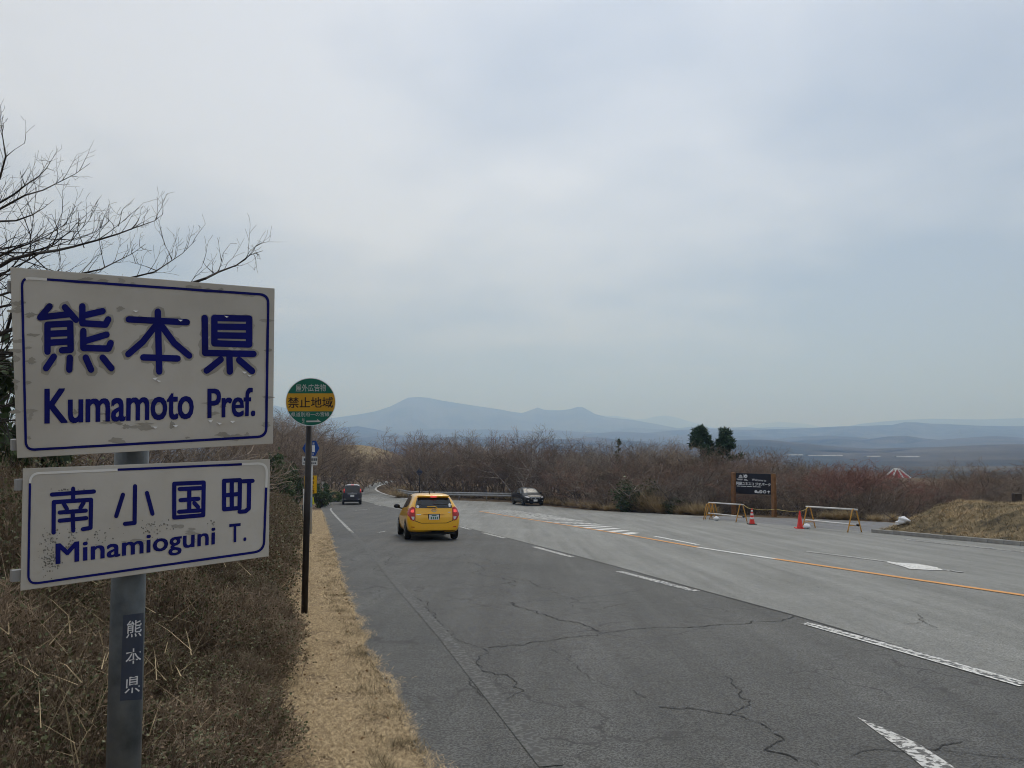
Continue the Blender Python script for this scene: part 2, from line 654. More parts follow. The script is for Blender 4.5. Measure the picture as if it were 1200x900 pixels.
# land cover: leaf litter near, straw meadow, woodland and pale fields far away
m = bpy.data.materials.new('land')
m.use_nodes = True
t = m.node_tree
b = t.nodes['Principled BSDF']
b.inputs['Roughness'].default_value = 0.95
b.inputs['Specular IOR Level'].default_value = 0.1
co = t.nodes.new('ShaderNodeTexCoord')


def lnoise(scale, detail=4, st=(1, 1, 1)):
    mp = t.nodes.new('ShaderNodeMapping')
    mp.inputs['Scale'].default_value = st
    t.links.new(co.outputs['Object'], mp.inputs[0])
    n = t.nodes.new('ShaderNodeTexNoise')
    n.inputs['Scale'].default_value = scale
    n.inputs['Detail'].default_value = detail
    n.inputs['Roughness'].default_value = 0.65
    t.links.new(mp.outputs[0], n.inputs['Vector'])
    return n.outputs['Fac']


def lramp(f, stops, const=False):
    r = t.nodes.new('ShaderNodeValToRGB')
    if const:
        r.color_ramp.interpolation = 'CONSTANT'
    e = r.color_ramp.elements
    while len(e) < len(stops):
        e.new(0.5)
    for k, (p, c) in enumerate(stops):
        e[k].position = p
        e[k].color = (*c, 1)
    t.links.new(f, r.inputs[0])
    return r.outputs[0]


def lmix(f, a, c):
    x = t.nodes.new('ShaderNodeMix')
    x.data_type = 'RGBA'
    if isinstance(f, float):
        x.inputs['Factor'].default_value = f
    else:
        t.links.new(f, x.inputs['Factor'])
    t.links.new(a, x.inputs['A'])
    t.links.new(c, x.inputs['B'])
    return x.outputs['Result']


near_c = lramp(lnoise(1.3, 6), [(0.3, (0.075, 0.052, 0.035)), (0.55, (0.14, 0.10, 0.065)), (0.72, (0.27, 0.205, 0.125))])
far_c = lramp(lnoise(0.0042, 9, (1, 0.45, 1)), [(0.36, (0.012, 0.020, 0.014)), (0.47, (0.035, 0.036, 0.026)), (0.54, (0.055, 0.048, 0.034)), (0.66, (0.115, 0.095, 0.062))])
patch = lramp(lnoise(0.0065, 3, (0.55, 0.22, 1)), [(0.0, (0, 0, 0)), (0.66, (0, 0, 0)), (0.675, (1, 1, 1))])
field = lramp(lnoise(0.02, 2), [(0.4, (0.30, 0.25, 0.17)), (0.6, (0.55, 0.52, 0.45))])
far_c = lmix(patch, far_c, field)
sx = t.nodes.new('ShaderNodeSeparateXYZ')
t.links.new(co.outputs['Object'], sx.inputs[0])
mr = t.nodes.new('ShaderNodeMapRange')
mr.inputs['From Min'].default_value = 300
mr.inputs['From Max'].default_value = 370
t.links.new(sx.outputs['Y'], mr.inputs['Value'])
meadow = lramp(lnoise(0.035, 5), [(0.35, (0.15, 0.11, 0.065)), (0.7, (0.30, 0.235, 0.135))])
mr2 = t.nodes.new('ShaderNodeMapRange')
mr2.inputs['From Min'].default_value = 150
mr2.inputs['From Max'].default_value = 185
t.links.new(sx.outputs['Y'], mr2.inputs['Value'])
t.links.new(lmix(mr.outputs[0], lmix(mr2.outputs[0], near_c, meadow), far_c), b.inputs['Base Color'])
M['land'] = m
tag(link('ground', gme, M['land']), kind='structure')


def sheet(name, poly, dz, material, parent=None, step=3.0, zfun=None):
    """flat piece of paving laid on the slope"""
    bm = bmesh.new()
    vs = [bm.verts.new((x, y, 0)) for x, y in poly]
    f = bm.faces.new(vs)
    bmesh.ops.triangulate(bm, faces=[f])
    ys = [p[1] for p in poly]
    y = max(50.0, min(ys))
    if max(ys) > 50:
        while y < max(ys):
            bmesh.ops.bisect_plane(bm, geom=bm.verts[:] + bm.edges[:] + bm.faces[:], plane_co=(0, y, 0), plane_no=(0, 1, 0))
            y += step
    bmesh.ops.recalc_face_normals(bm, faces=bm.faces)
    for v in bm.verts:
        v.co.z = (zfun(v.co.x, v.co.y) if zfun else road_z(v.co.y)) + dz
    for f in bm.faces:
        if f.normal.z < 0:
            f.normal_flip()
    me = bpy.data.meshes.new(name)
    bm.to_mesh(me)
    bm.free()
    return link(name, me, material, parent)


def offset_line(pts, w):
    out_l, out_r = [], []
    for i, p in enumerate(pts):
        a = Vector(pts[max(0, i - 1)])
        c = Vector(pts[min(len(pts) - 1, i + 1)])
        d = (c - a).normalized()
        n = Vector((-d.y, d.x))
        p = Vector(p)
        out_l.append(tuple(p + n * w / 2))
        out_r.append(tuple(p - n * w / 2))
    return out_l + out_r[::-1]


road = tag(sheet('road', NEARL + LEFT + BAY + FARL + FARR + PARK_BACK + [xy(G(1062, 614.5))] + KERB[:1] + KERB[1:] + [KERB_END, (KERB_END[0] + 6, -24)], 0.0, M['asphalt_wide']), kind='structure')
park = sheet('parking_apron', [xy(G(*q)) for q in [(806, 606.3), (840, 604.8), (913, 607.3), (957, 608.8), (1040, 612.3), (1062, 614.8), (1023, 623), (1013, 622.5), (930, 616.5), (870, 611.5)]], 0.004, M['asphalt_park'], road)
SEAM_PX = [(1190, 799), (932, 722), (818, 691), (741, 669.5), (675, 651.5), (600, 632), (560, 622), (537, 616), (500, 605.5), (470, 597.5), (440, 590.5), (420, 586)]
SEAM = [xy(G(*q)) for q in SEAM_PX]
sx0, sy0 = SEAM[0]
SEAM_NEAR = (sx0 + (sy0 + 24) * 0.253, -24.0)
lane = sheet('driving_lane', NEARL + LEFT + BAY[:3] + SEAM[::-1] + [SEAM_NEAR], 0.004, M['asphalt_lane'], road)
sheet('paving_seam', offset_line([SEAM_NEAR] + SEAM, 0.035), 0.008, M['seam'], road)


def stripe(px, w, material, name='road_marking', dz=0.009):
    return sheet(name, offset_line([xy(G(*q)) for q in px], w), dz, material, road)


# solid edge line, worn to a grey ghost, paint left only at its far end
stripe([(646, 899), (587, 827), (518, 743), (492, 714), (470, 690), (448, 663.5), (428, 640.5), (411, 622.5)], 0.15, M['paint_ghost'], 'worn_edge_line')
stripe([(413, 624.5), (404, 615.5), (396, 607.5), (390, 601), (387.5, 597.5), (387.8, 595.5)], 0.13, M['paint_white_sparse'], 'road_marking')
# broken lane line
for q in ([(538.5, 617.3), (551, 620.6)], [(566, 624.5), (592, 631)], [(626, 641), (670, 653)], [(725, 669.8), (772, 682)]):
    stripe(q, 0.15, M['paint_dash'])
stripe([(772, 682), (816, 693.3)], 0.16, M['paint_white_sparse'])
stripe([(945, 731), (1060, 763), (1198, 802.5)], 0.17, M['paint_white_sparse'])
for q in ([(944, 730.2), (1055, 760.8), (1198, 800.2)], [(946, 733.2), (1062, 766.3), (1196, 805.5)]):
    stripe(q, 0.035, M['paint_white'], dz=0.012)
for q in ([(438, 590.5), (447, 593)], [(446, 583.6), (454, 584.8)], [(416, 598.2), (433, 596.6)], [(443, 624.2), (452, 622.8)]):
    stripe(q, 0.12, M['paint_white_sparse'])
# right edge line and the curve at the far bend
stripe([(1060, 632.3), (1130, 639.8), (1200, 647.2), (1300, 658)], 0.13, M['paint_white_sparse'])
stripe([(454, 566.9), (446, 568.6), (441, 571.2), (440, 573.6), (444, 576.4), (452, 579.3), (464, 582.2), (480, 585)], 0.24, M['paint_white'])
# centre line: orange, white where the turning lane opens
OR = [(1300, 712.5), (1200, 698), (1060, 677.6), (907, 655)]
stripe(OR, 0.16, M['paint_orange'])
stripe([(907, 655), (860, 648), (818, 641.6)], 0.16, M['paint_white'])
LOW = [(818, 641.6), (800, 638.4), (750, 629.5), (700, 621.3), (650, 613.3), (600, 605.5), (562, 599.2)]
stripe(LOW, 0.15, M['paint_orange'])
stripe([(818, 638.6), (790, 633.0), (767, 628.6)], 0.14, M['paint_white'])
# hatched bars between the lane lines
HI = [(765, 628.2), (728, 619.8), (692, 611.8), (650, 603.8), (610, 599.0), (575, 595.0), (545, 592.2)]
lowg, hig = [G(*q) for q in LOW], [G(*q) for q in HI]
ly, lx = [p.y for p in lowg], [p.x for p in lowg]
hy, hx = [p.y for p in hig], [p.x for p in hig]
yb = 27.0
k = 0
while yb < 56:
    a = Vector((np.interp(yb, ly, lx) + 0.1, yb))
    yh = yb + 1.0
    c = Vector((np.interp(yh, hy, hx), yh))
    if (c - a).length > 0.5 and c.x > a.x:
        d = 0.55
        sheet('hatched_bar', [tuple(a), tuple(c), (c.x - 0.25, c.y + d), (a.x - 0.25, a.y + d)], 0.009, M['paint_zebra'] if yb > 34 else M['paint_white'], road)
    yb += 1.45
    k += 1
# arrows
sheet('road_arrow', [xy(G(*q)) for q in [(1005, 842), (1030, 852), (1078, 874), (1113, 897), (1130, 909), (1088, 906), (1066, 887), (1027, 858.5)]], 0.009, M['paint_dash'], road)
stripe([(945, 646.4), (1000, 653.2), (1043, 658.8)], 0.13, M['paint_dash'])
sheet('road_arrow', [xy(G(*q)) for q in [(1040, 658.2), (1046, 659.2), (1062, 660.4), (1076, 661.2), (1098, 665.2), (1106, 668.8), (1090, 668.4), (1066, 667.2), (1058, 664.2), (1040, 659.6)]], 0.0095, M['paint_white'], road)
stripe([(1104, 667.5), (1128, 671.2)], 0.12, M['paint_white_sparse'])
# cracks in the driving lane
prng = random.Random(5)


def crack(px, w=0.014, jag=0.05):
    out = [Vector(xy(G(*q))) for q in px]
    while max((c - a).length for a, c in zip(out, out[1:])) > 0.05 and len(out) < 900:
        nxt = [out[0]]
        for a, c in zip(out, out[1:]):
            d = c - a
            nn = Vector((-d.y, d.x))
            if d.length > 0.05:
                nxt.append(a + d * prng.uniform(0.4, 0.6) + nn * prng.gauss(0, 0.11))
            nxt.append(c)
        out = nxt
    bmv, bmf = [], []
    for i, p in enumerate(out):
        a, c = out[max(0, i - 1)], out[min(len(out) - 1, i + 1)]
        d = (c - a).normalized()
        nn = Vector((-d.y, d.x))
        ww = 0.8 * w * prng.uniform(0.25, 1.3) * (0.25 if i in (0, len(out) - 1) else 1)
        for s in (-1, 1):
            q = p + nn * s * ww / 2
            bmv.append((q.x, q.y, road_z(q.y) + 0.0085))
        if i:
            bmf.append((2 * i - 2, 2 * i - 1, 2 * i + 1, 2 * i))
    link('pavement_crack', mesh('pavement_crack', bmv, bmf), M['crack'], road)


for q, w in (([(654, 899), (594.5, 827), (560, 786)], 0.016), ([(523, 741), (497, 712), (474, 688)], 0.018), ([(466, 678), (451.5, 662.5), (431, 639.5)], 0.02),
             ([(572, 760), (640, 752), (720, 741), (780, 736), (870, 732), (932, 722)], 0.022),
             ([(597, 706), (612, 713), (640, 722), (680, 731), (706, 741)], 0.024),
             ([(490, 718), (560, 711), (640, 704), (700, 699), (760, 692)], 0.014),
             ([(520, 705), (575, 698), (640, 696), (700, 694)], 0.010),
             ([(770, 829), (830, 834), (855, 838), (900, 858), (920, 868), (895, 880), (935, 893)], 0.018),
             ([(848, 792), (862, 806), (880, 822), (862, 834), (853, 840)], 0.014),
             ([(895, 880), (960, 899)], 0.012), ([(860, 806), (872, 807)], 0.012),
             ([(1000, 886), (1060, 882), (1120, 872), (1145, 871)], 0.014),
             ([(1080, 878), (1150, 886), (1210, 894)], 0.010),
             ([(548, 659), (565, 667), (576, 676), (590, 679), (600, 688)], 0.020),
             ([(508, 648), (522, 655), (545, 650), (560, 654)], 0.02),
             ([(540, 690), (600, 683), (650, 686)], 0.014),
             ([(560, 655), (580, 661), (610, 664)], 0.016), ([(596, 677), (622, 681), (640, 690)], 0.016),
             ([(530, 741), (553, 790), (590, 827), (610, 842)], 0.012),
             ([(430, 695), (442, 694)], 0.02), ([(1075, 720), (1082, 729), (1062, 732)], 0.016),
             ([(1082, 729), (1098, 737)], 0.012), ([(700, 650), (760, 655)], 0.012), ([(840, 672), (960, 690)], 0.010),
             ([(1010, 700), (1110, 716)], 0.010), ([(850, 660), (900, 666)], 0.01), ([(640, 760), (700, 800), (760, 820)], 0.008)):
    crack(q, w)

# ------------------------------------------------------------------ mountains: ridges with depth, far away
def ridge(name, prof, dist, depth, seed, material, base_row=512.0, ext=(0, 0), rough=1.0):
    """a range whose crest runs through the given directions at that distance, falling away to both sides"""
    r = np.random.default_rng(seed)
    pxs = [p[0] for p in prof]
    n = int((pxs[-1] - pxs[0]) * dist / 900 / (dist * 0.0011)) + 2
    xs = np.linspace(pxs[0], pxs[-1], n)
    rows = np.interp(xs, pxs, [p[1] for p in prof])
    J = 22
    v, f = [], []
    ph = r.uniform(0, 6.28, 12)
    for i in range(n):
        top = at(xs[i], rows[i], dist)
        zb = at(xs[i], base_row, dist).z
        for j in range(J + 1):
            s = j / J * 2 - 1                      # -1 front foot, +1 back foot
            h = (1 - abs(s)) ** 1.25
            gul = 0
            for k in range(5):
                fr = (2.1 ** k)
                gul += math.sin(xs[i] * 0.045 * fr + ph[k] + 2.2 * s * math.sin(ph[k + 5] * 3)) * 0.5 ** k
            z = zb + (top.z - zb) * max(0, h + 0.12 * rough * gul * (1 - abs(s)) * abs(s) * 3)
            d = dist + s * depth
            v.append((top.x * d / dist, d, z - (30 if j in (0, J) else 0)))
    for i in range(n - 1):
        for j in range(J):
            a = i * (J + 1) + j
            f.append((a, a + 1, a + J + 2, a + J + 1))
    me = mesh(name, v, f, True)
    o = link(name, me, material)
    return tag(o, kind='structure')


mat('mountain_far', (0.050, 0.052, 0.045), 0.95, (0.105, 0.095, 0.075), 0.0016, 7, spec=0.0)
mat('mountain_main', (0.025, 0.030, 0.026), 0.95, (0.15, 0.125, 0.09), 0.0030, 9, spec=0.0)
mat('hill_wood', (0.008, 0.014, 0.011), 0.95, (0.13, 0.108, 0.075), 0.0075, 10, spec=0.0, lo=0.42, hi=0.66)
ridge('mountain', [(170, 499), (250, 492), (300, 482), (322, 475), (345, 481), (365, 489), (382, 491), (400, 488.5), (424, 485), (440, 482), (457, 476.5), (468, 471), (478, 466), (490, 465.2), (501, 466), (518, 469.5), (537, 472.5), (560, 476), (587, 480), (600, 482.5), (612, 484), (622, 480.5), (630, 477.5), (637, 480), (645, 480.6), (656, 480.8), (668, 479.5), (676, 477), (683, 477.2), (690, 481), (697, 485), (712, 489), (741, 492), (770, 497), (800, 503), (820, 508)],
      8600, 1900, 3, M['mountain_main'], 511)
ridge('mountain', [(640, 506), (690, 490), (703, 487), (722, 487.3), (745, 491.5), (756, 491), (768, 488), (778, 487), (790, 488.5), (805, 493), (820, 497), (840, 502), (870, 506)], 15000, 2200, 5, M['mountain_far'], 508)
ridge('mountain', [(850, 507), (868, 502.5), (880, 498), (900, 495.5), (913, 494.3), (930, 495.5), (947, 497), (965, 501), (985, 506)], 16000, 2000, 6, M['mountain_far'], 508)
ridge('mountain', [(960, 507), (990, 500), (1010, 496.5), (1035, 494), (1060, 492), (1093, 490.7), (1125, 491.3), (1153, 491.5), (1180, 490.5), (1200, 490), (1260, 488), (1330, 491), (1420, 500)], 10500, 2200, 8, M['mountain_far'], 508)
ridge('wooded_hill', [(690, 512), (760, 507), (800, 503.5), (840, 503.2), (890, 503.5), (933, 502.3), (983, 499.7), (1015, 499), (1045, 498), (1060, 494.8), (1075, 495), (1090, 496.4), (1110, 497), (1150, 499), (1200, 499.5), (1300, 497), (1420, 503)], 5600, 1500, 9, M['hill_wood'], 517, rough=1.6)
ridge('wooded_hill', [(360, 516), (385, 505), (400, 501), (420, 499.5), (440, 503), (470, 510), (500, 516)], 5200, 700, 10, M['hill_wood'], 516)
ridge('wooded_hill', [(820, 527), (880, 522), (940, 516), (980, 514), (1010, 516), (1040, 511.5), (1060, 510.5), (1085, 514), (1130, 518), (1180, 515), (1240, 517), (1340, 525)], 3300, 420, 11, M['hill_wood'], 526, rough=1.8)
ridge('wooded_hill', [(700, 535), (800, 531), (900, 529.5), (980, 527.5), (1020, 529), (1060, 526.5), (1110, 525.5), (1180, 527), (1260, 524), (1360, 533)], 1750, 160, 12, M['hill_wood'], 533, rough=2)
ridge('wooded_hill', [(370, 528), (430, 522), (500, 519), (570, 521), (640, 518), (700, 520), (760, 527)], 2300, 250, 13, M['hill_wood'], 529, rough=2)

# ------------------------------------------------------------------ air
hz = MB().box((0, 10500, 150), (44000, 26000, 1400))
ho = hz.build('haze', None)
ho.data.materials.clear()
hm = bpy.data.materials.new('haze_air')
hm.use_nodes = True
ht = hm.node_tree
ht.nodes.clear()
h_out = ht.nodes.new('ShaderNodeOutputMaterial')
h_vol = ht.nodes.new('ShaderNodeVolumePrincipled')
h_vol.inputs['Color'].default_value = (0.40, 0.60, 1.0, 1)
h_vol.inputs['Absorption Color'].default_value = (0.76, 0.84, 1, 1)
h_vol.inputs['Density Attribute'].default_value = ''
h_vol.inputs['Temperature Attribute'].default_value = ''
h_vol.inputs['Density'].default_value = 2.9e-4
h_vol.inputs['Anisotropy'].default_value = 0.55
ht.links.new(h_vol.outputs[0], h_out.inputs['Volume'])
ho.data.materials.append(hm)
tag(ho, kind='stuff')

# ================================================================== lettering
def text_outline(body, bold=0.0, spacing=1.0):
    """flat lettering mesh: vertices scaled to a unit box, faces"""
    c = bpy.data.curves.new('lettering', 'FONT')
    c.body = body
    c.offset = bold
    c.space_character = spacing
    c.resolution_u = 3
    c.fill_mode = 'FRONT'
    o = bpy.data.objects.new('lettering', c)
    C.objects.link(o)
    dg = bpy.context.evaluated_depsgraph_get()
    ev = o.evaluated_get(dg)
    me = ev.to_mesh()
    v = np.array([tuple(q.co) for q in me.vertices])
    f = [tuple(p.vertices) for p in me.polygons]
    ev.to_mesh_clear()
    bpy.data.objects.remove(o)
    bpy.data.curves.remove(c)
    mn, mxx = v.min(0), v.max(0)
    return (v[:, :2] - mn[:2]) / (mxx[:2] - mn[:2]), f, (mxx - mn)[:2]


class Plane:
    """a flat sign face in the place; photo pixels are carried to it along their sight line"""

    def __init__(self, origin, normal):
        self.o = Vector(origin)
        self.n = Vector(normal).normalized()
        self.ex = Vector((-self.n.y, self.n.x, 0)).normalized()
        self.ey = self.n.cross(self.ex)

    def hit(self, px, py):
        r = ray(px, py)
        return EYE + r * ((self.o - EYE).dot(self.n) / r.dot(self.n))

    def p(self, px, py, lift=0.0):
        return self.hit(px, py) + self.n * lift


def quad_text(plane, body, quad, lift, material, parent, name='lettering', bold=0.0, spacing=1.0):
    """quad: photo pixels of the text's box, bottom left, bottom right, top right, top left"""
    uv, f, size = text_outline(body, 0.0, spacing)
    q = [plane.p(*c, lift) for c in quad]
    vs, fs = [], []
    bu, bw = bold / size[0], bold * 0.55 / size[1]
    shifts = [(0, 0)] if not bold else [(-bu, -bw), (bu, -bw), (-bu, bw), (bu, bw), (0, 0)]
    for k, (du, dw) in enumerate(shifts):
        b0 = len(vs)
        for u, w in uv:
            u, w = u * (1 - 2 * bu) + bu + du, w * (1 - 2 * bw) + bw + dw
            vs.append(q[0] * (1 - u) * (1 - w) + q[1] * u * (1 - w) + q[2] * u * w + q[3] * (1 - u) * w + plane.n * (k * 0.00003))
        fs += [tuple(b0 + i for i in g) for g in f]
    return link(name, mesh(name, vs, fs), material, parent)


def stroke_poly(pts, w, closed=False, cap=5, jag=0.0, rnd=None):
    """round ended stroke as 2d quads strip plus caps: list of polygons"""
    pts = [Vector(p) for p in pts]
    polys = []
    for a, c in zip(pts, pts[1:]):
        d = c - a
        if d.length < 1e-6:
            continue
        d = d.normalized()
        n = Vector((-d.y, d.x))
        out = []
        for k in range(cap + 1):
            t = math.pi / 2 + math.pi * k / cap
            out.append(a + (d * math.cos(t) + n * math.sin(t)) * w / 2)
        if jag:
            m = max(2, int((c - a).length / (w * 0.4)))
            out += [a + (c - a) * i / m - n * w / 2 * (1 + rnd.uniform(-jag, jag)) for i in range(1, m)]
        for k in range(cap + 1):
            t = -math.pi / 2 + math.pi * k / cap
            out.append(c + (d * math.cos(t) + n * math.sin(t)) * w / 2)
        if jag:
            out += [c + (a - c) * i / m + n * w / 2 * (1 + rnd.uniform(-jag, jag)) for i in range(1, m)]
            out = [q + Vector((rnd.uniform(-jag, jag), rnd.uniform(-jag, jag))) * w * 0.25 for q in out]
        polys.append(out)
    return polys


# ------------------------------------------------------------------ the place name sign
def panel_plane(anchor, y, yaw, tilt):
    n = Vector((math.sin(R(yaw)) * math.cos(R(tilt)), -math.cos(R(yaw)) * math.cos(R(tilt)), math.sin(R(tilt))))
    return Plane(at(*anchor, y), n)


SIGN_AT = Vector((-1.106, 2.225, 0))
SIGN_AT.z = ground_z(SIGN_AT.x, SIGN_AT.y) - 0.1
place_sign = empty('place_name_sign', SIGN_AT, 0, 'weathered white place name sign with two peeling panels on grey steel pole', 'road sign')


def local(o):
    """keep world coordinates while parented to an empty that only moved"""
    o.location = o.location - o.parent.location
    return o


r_ = 0.0455
pole = local(MB().tube([SIGN_AT, (-1.099, 2.232, 2.02)], r_, 28).build('pole', M['pole_steel'], place_sign, True))
cap_ = local(MB().tube([(-1.099, 2.232, 2.0195), (-1.099, 2.232, 2.035)], r_ + 0.004, 28).build('pole_cap', M['car_trim'], place_sign))


def sign_panel(plane, corners, thick, parent):
    pts = [plane.p(*c) for c in corners]
    mb = MB().prism([pts[3], pts[2], pts[1], pts[0]], -plane.n, thick)
    p = local(mb.build('panel', M['sign_white'], parent, bevel=0.0015))
    return p


pl1 = panel_plane((150, 520), 2.13, 41, -4)
pl2 = panel_plane((150, 600), 2.13, 47, 0.5)
panel1 = sign_panel(pl1, [(12, 313), (322, 338), (320, 520), (20, 537)], 0.0025, place_sign)
panel2 = sign_panel(pl2, [(27, 549), (316.5, 538), (315, 652), (24, 692.5)], 0.0025, place_sign)


def sub(o):
    """sub-part of a part that sits at the sign's origin"""
    o.location = (0, 0, 0) if o.parent is None else -Vector(place_sign.location) - Vector(o.parent.location)
    o.location = -(Vector(place_sign.location) + Vector(o.parent.location))
    return o


# rails behind the panels, their cut ends show at the left edge
for plane, (a, c), part in ((pl1, ((10, 335), (318, 357)), panel1), (pl1, ((14, 522), (318, 508)), panel1), (pl2, ((20, 568.5), (316, 553)), panel2), (pl2, ((15, 676), (314, 640)), panel2)):
    pa, pc = plane.p(*a, -0.016), plane.p(*c, -0.016)
    d = (pc - pa).normalized()
    up_ = d.cross(plane.n)
    mb = MB()
    mb.prism([pa + up_ * 0.014 - plane.n * 0.011, pc + up_ * 0.014 - plane.n * 0.011, pc - up_ * 0.014 - plane.n * 0.011, pa - up_ * 0.014 - plane.n * 0.011], plane.n, 0.022)
    sub(mb.build('rail', M['sign_back'], part))
    mid = Vector((-1.101, 2.229, (pa.z + pc.z) / 2 + (0.012 if plane is pl1 else 0)))
    mb = MB().tube([mid + Vector((0, 0, -0.014)), mid + Vector((0, 0, 0.014))], r_ + 0.003, 24, False)
    sub(mb.build('clamp', M['sign_back'], part))

Z1 = lambda x, y: (x / 3.5294, 300 + y / 3.5294)
Z2 = lambda x, y: (x / 3.5294, 530 + y / 3.5294)
KUMA = [[(205, 208), (166, 254), (292, 240)], [(268, 212), (314, 264)], [(196, 396), (196, 284), (290, 279), (292, 388), (256, 390)], [(200, 322), (288, 318)], [(200, 359), (288, 353)],
        [(340, 208), (340, 278), (436, 284), (447, 262)], [(346, 246), (424, 228)], [(344, 310), (344, 380), (448, 383), (457, 360)], [(350, 352), (440, 325)],
        [(222, 416), (190, 464)], [(288, 420), (286, 470)], [(354, 420), (376, 470)], [(424, 420), (460, 464)]]
HON = [[(532, 262), (772, 274)], [(652, 230), (658, 478)], [(640, 292), (590, 355), (530, 406)], [(670, 292), (720, 360), (782, 412)], [(592, 419), (734, 424)]]
KEN = [[(846, 256), (848, 401), (1048, 405)], [(886, 256), (1030, 259), (1030, 366), (886, 361), (886, 256)], [(890, 292), (1026, 294)], [(890, 328), (1026, 330)], [(948, 408), (950, 478)], [(912, 428), (854, 474)], [(988, 430), (1042, 476)]]
NAN = [[(214, 175), (388, 162)], [(302, 150), (302, 200)], [(221, 332), (222, 206), (376, 196), (374, 312), (342, 318)], [(264, 214), (276, 234)], [(345, 208), (332, 230)], [(246, 249), (354, 241)], [(246, 283), (356, 272)], [(300, 244), (302, 324)]]
SHO = [[(558, 140), (556, 292), (516, 296)], [(508, 175), (480, 264)], [(607, 168), (630, 254)]]
KOKU = [[(720, 130), (842, 125), (840, 260), (720, 270), (720, 130)], [(742, 152), (828, 148)], [(746, 198), (820, 192)], [(740, 246), (826, 240)], [(782, 152), (782, 242)], [(803, 210), (818, 226)]]
CHO = [[(926, 118), (992, 115), (990, 230), (926, 236), (926, 118)], [(958, 120), (958, 232)], [(928, 178), (990, 172)], [(1004, 120), (1044, 118)], [(1030, 120), (1028, 232), (1014, 244), (990, 246)]]
jr = random.Random(11)


def kanji(strokes, plane, zmap, w, part):
    vs, fs, us, uf = [], [], [], []
    lift = 0.0012
    for st in strokes:
        for poly in stroke_poly(st, w):
            b0 = len(vs)
            lift += 0.00004
            vs += [plane.p(*zmap(q.x, q.y), lift) for q in poly]
            fs.append(tuple(range(b0, len(vs))))
    sub(link('kanji_character', mesh('kanji_character', vs, fs), M['sign_blue'], part))
    lift = 0.0003
    for st in strokes:
        for poly in stroke_poly([Vector(q) + Vector((jr.uniform(-5, 5), jr.uniform(-3, 6))) for q in st], w * jr.uniform(1.3, 1.9), jag=0.35, rnd=jr):
            b0 = len(us)
            lift += 0.00001
            us += [plane.p(*zmap(q.x, q.y), lift) for q in poly]
            uf.append(tuple(range(b0, len(us))))
    if zmap is Z1:
        sub(link('peeled_patch', mesh('peeled_patch', us, uf), M['sign_peel'], part))


for ch in (KUMA, HON, KEN):
    kanji(ch, pl1, Z1, 27, panel1)
for ch in (NAN, SHO, KOKU, CHO):
    kanji(ch, pl2, Z2, 17.5, panel2)


def zq(z, pts):
    return [z(*p) for p in pts]


sub(quad_text(pl1, 'Kumamoto', zq(Z1, [(183, 695), (800, 674), (802, 534), (183, 549)]), 0.0016, M['sign_blue'], panel1, bold=0.022, spacing=0.97))
sub(quad_text(pl1, 'Pref.', zq(Z1, [(857, 672), (1055, 662), (1057, 544), (857, 547)]), 0.0016, M['sign_blue'], panel1, bold=0.022, spacing=0.97))
sub(quad_text(pl2, 'Minamioguni', zq(Z2, [(229, 491), (888, 404), (890, 306), (229, 378)]), 0.0016, M['sign_blue'], panel2, bold=0.02, spacing=1.03))
sub(quad_text(pl2, 'T.', zq(Z2, [(947, 376), (1018, 366), (1018, 290), (947, 297)]), 0.0016, M['sign_blue'], panel2, bold=0.02, spacing=1.25))
# peeled band round the latin line, chips elsewhere
for (z, plane, part, boxes) in ((Z1, pl1, panel1, [(250, 640, 500, 700, 6), (600, 560, 660, 690, 3), (870, 590, 1040, 680, 4), (480, 760, 560, 775, 2), (690, 735, 1050, 755, 5), (200, -4, 560, 6, 5), (700, -4, 1040, 8, 6), (60, 60, 75, 790, 9), (115, 200, 130, 760, 9), (480, 200, 510, 225, 1), (120, 315, 140, 330, 1), (1095, 250, 1110, 700, 5), (430, 690, 820, 712, 7)]),
                               (Z2, pl2, panel2, [(700, 290, 860, 370, 4), (430, 350, 620, 380, 4)])):
    for x0_, y0_, x1_, y1_, n in boxes:
        for _ in range(n):
            cx_, cy_ = jr.uniform(x0_, x1_), jr.uniform(y0_, y1_)
            if y1_ < 30:
                cy_ += 68 + (cx_ - 42) * 0.0842
            rx, ry = jr.uniform(8, 34), jr.uniform(5, 12)
            ph1, ph2 = jr.uniform(0, 6), jr.uniform(0, 6)
            poly = [(cx_ + rx * math.cos(a) * (1 + 0.3 * math.sin(3 * a + ph1) + 0.2 * math.sin(5 * a + ph2)) * jr.uniform(0.85, 1.12), cy_ + ry * math.sin(a) * (1 + 0.3 * math.sin(2 * a + ph2) + 0.2 * math.sin(7 * a + ph1)) * jr.uniform(0.85, 1.12)) for a in np.linspace(0, 2 * math.pi, 23)[:-1]]
            lf = jr.uniform(0.0005, 0.0009)
            sub(link('peeled_patch', mesh('peeled_patch', [plane.p(*z(*q), lf) for q in poly], [tuple(range(22))]), M['sign_peel'], part))
# curled flakes under the letters
for x, y in ((640, 505), (655, 512), (870, 680), (905, 688), (960, 682), (1010, 478), (640, 705), (725, 700), (1030, 490), (560, 225), (745, 262), (935, 246)):
    a = pl1.p(*Z1(x - 10, y), 0.0008)
    c = pl1.p(*Z1(x + 12, y + jr.uniform(-4, 6)), 0.0008)
    d = pl1.p(*Z1(x, y + 9), 0.005)
    sub(link('peeled_flake', mesh('peeled_flake', [a, c, d], [(0, 1, 2)]), M['sign_flake'], panel1))
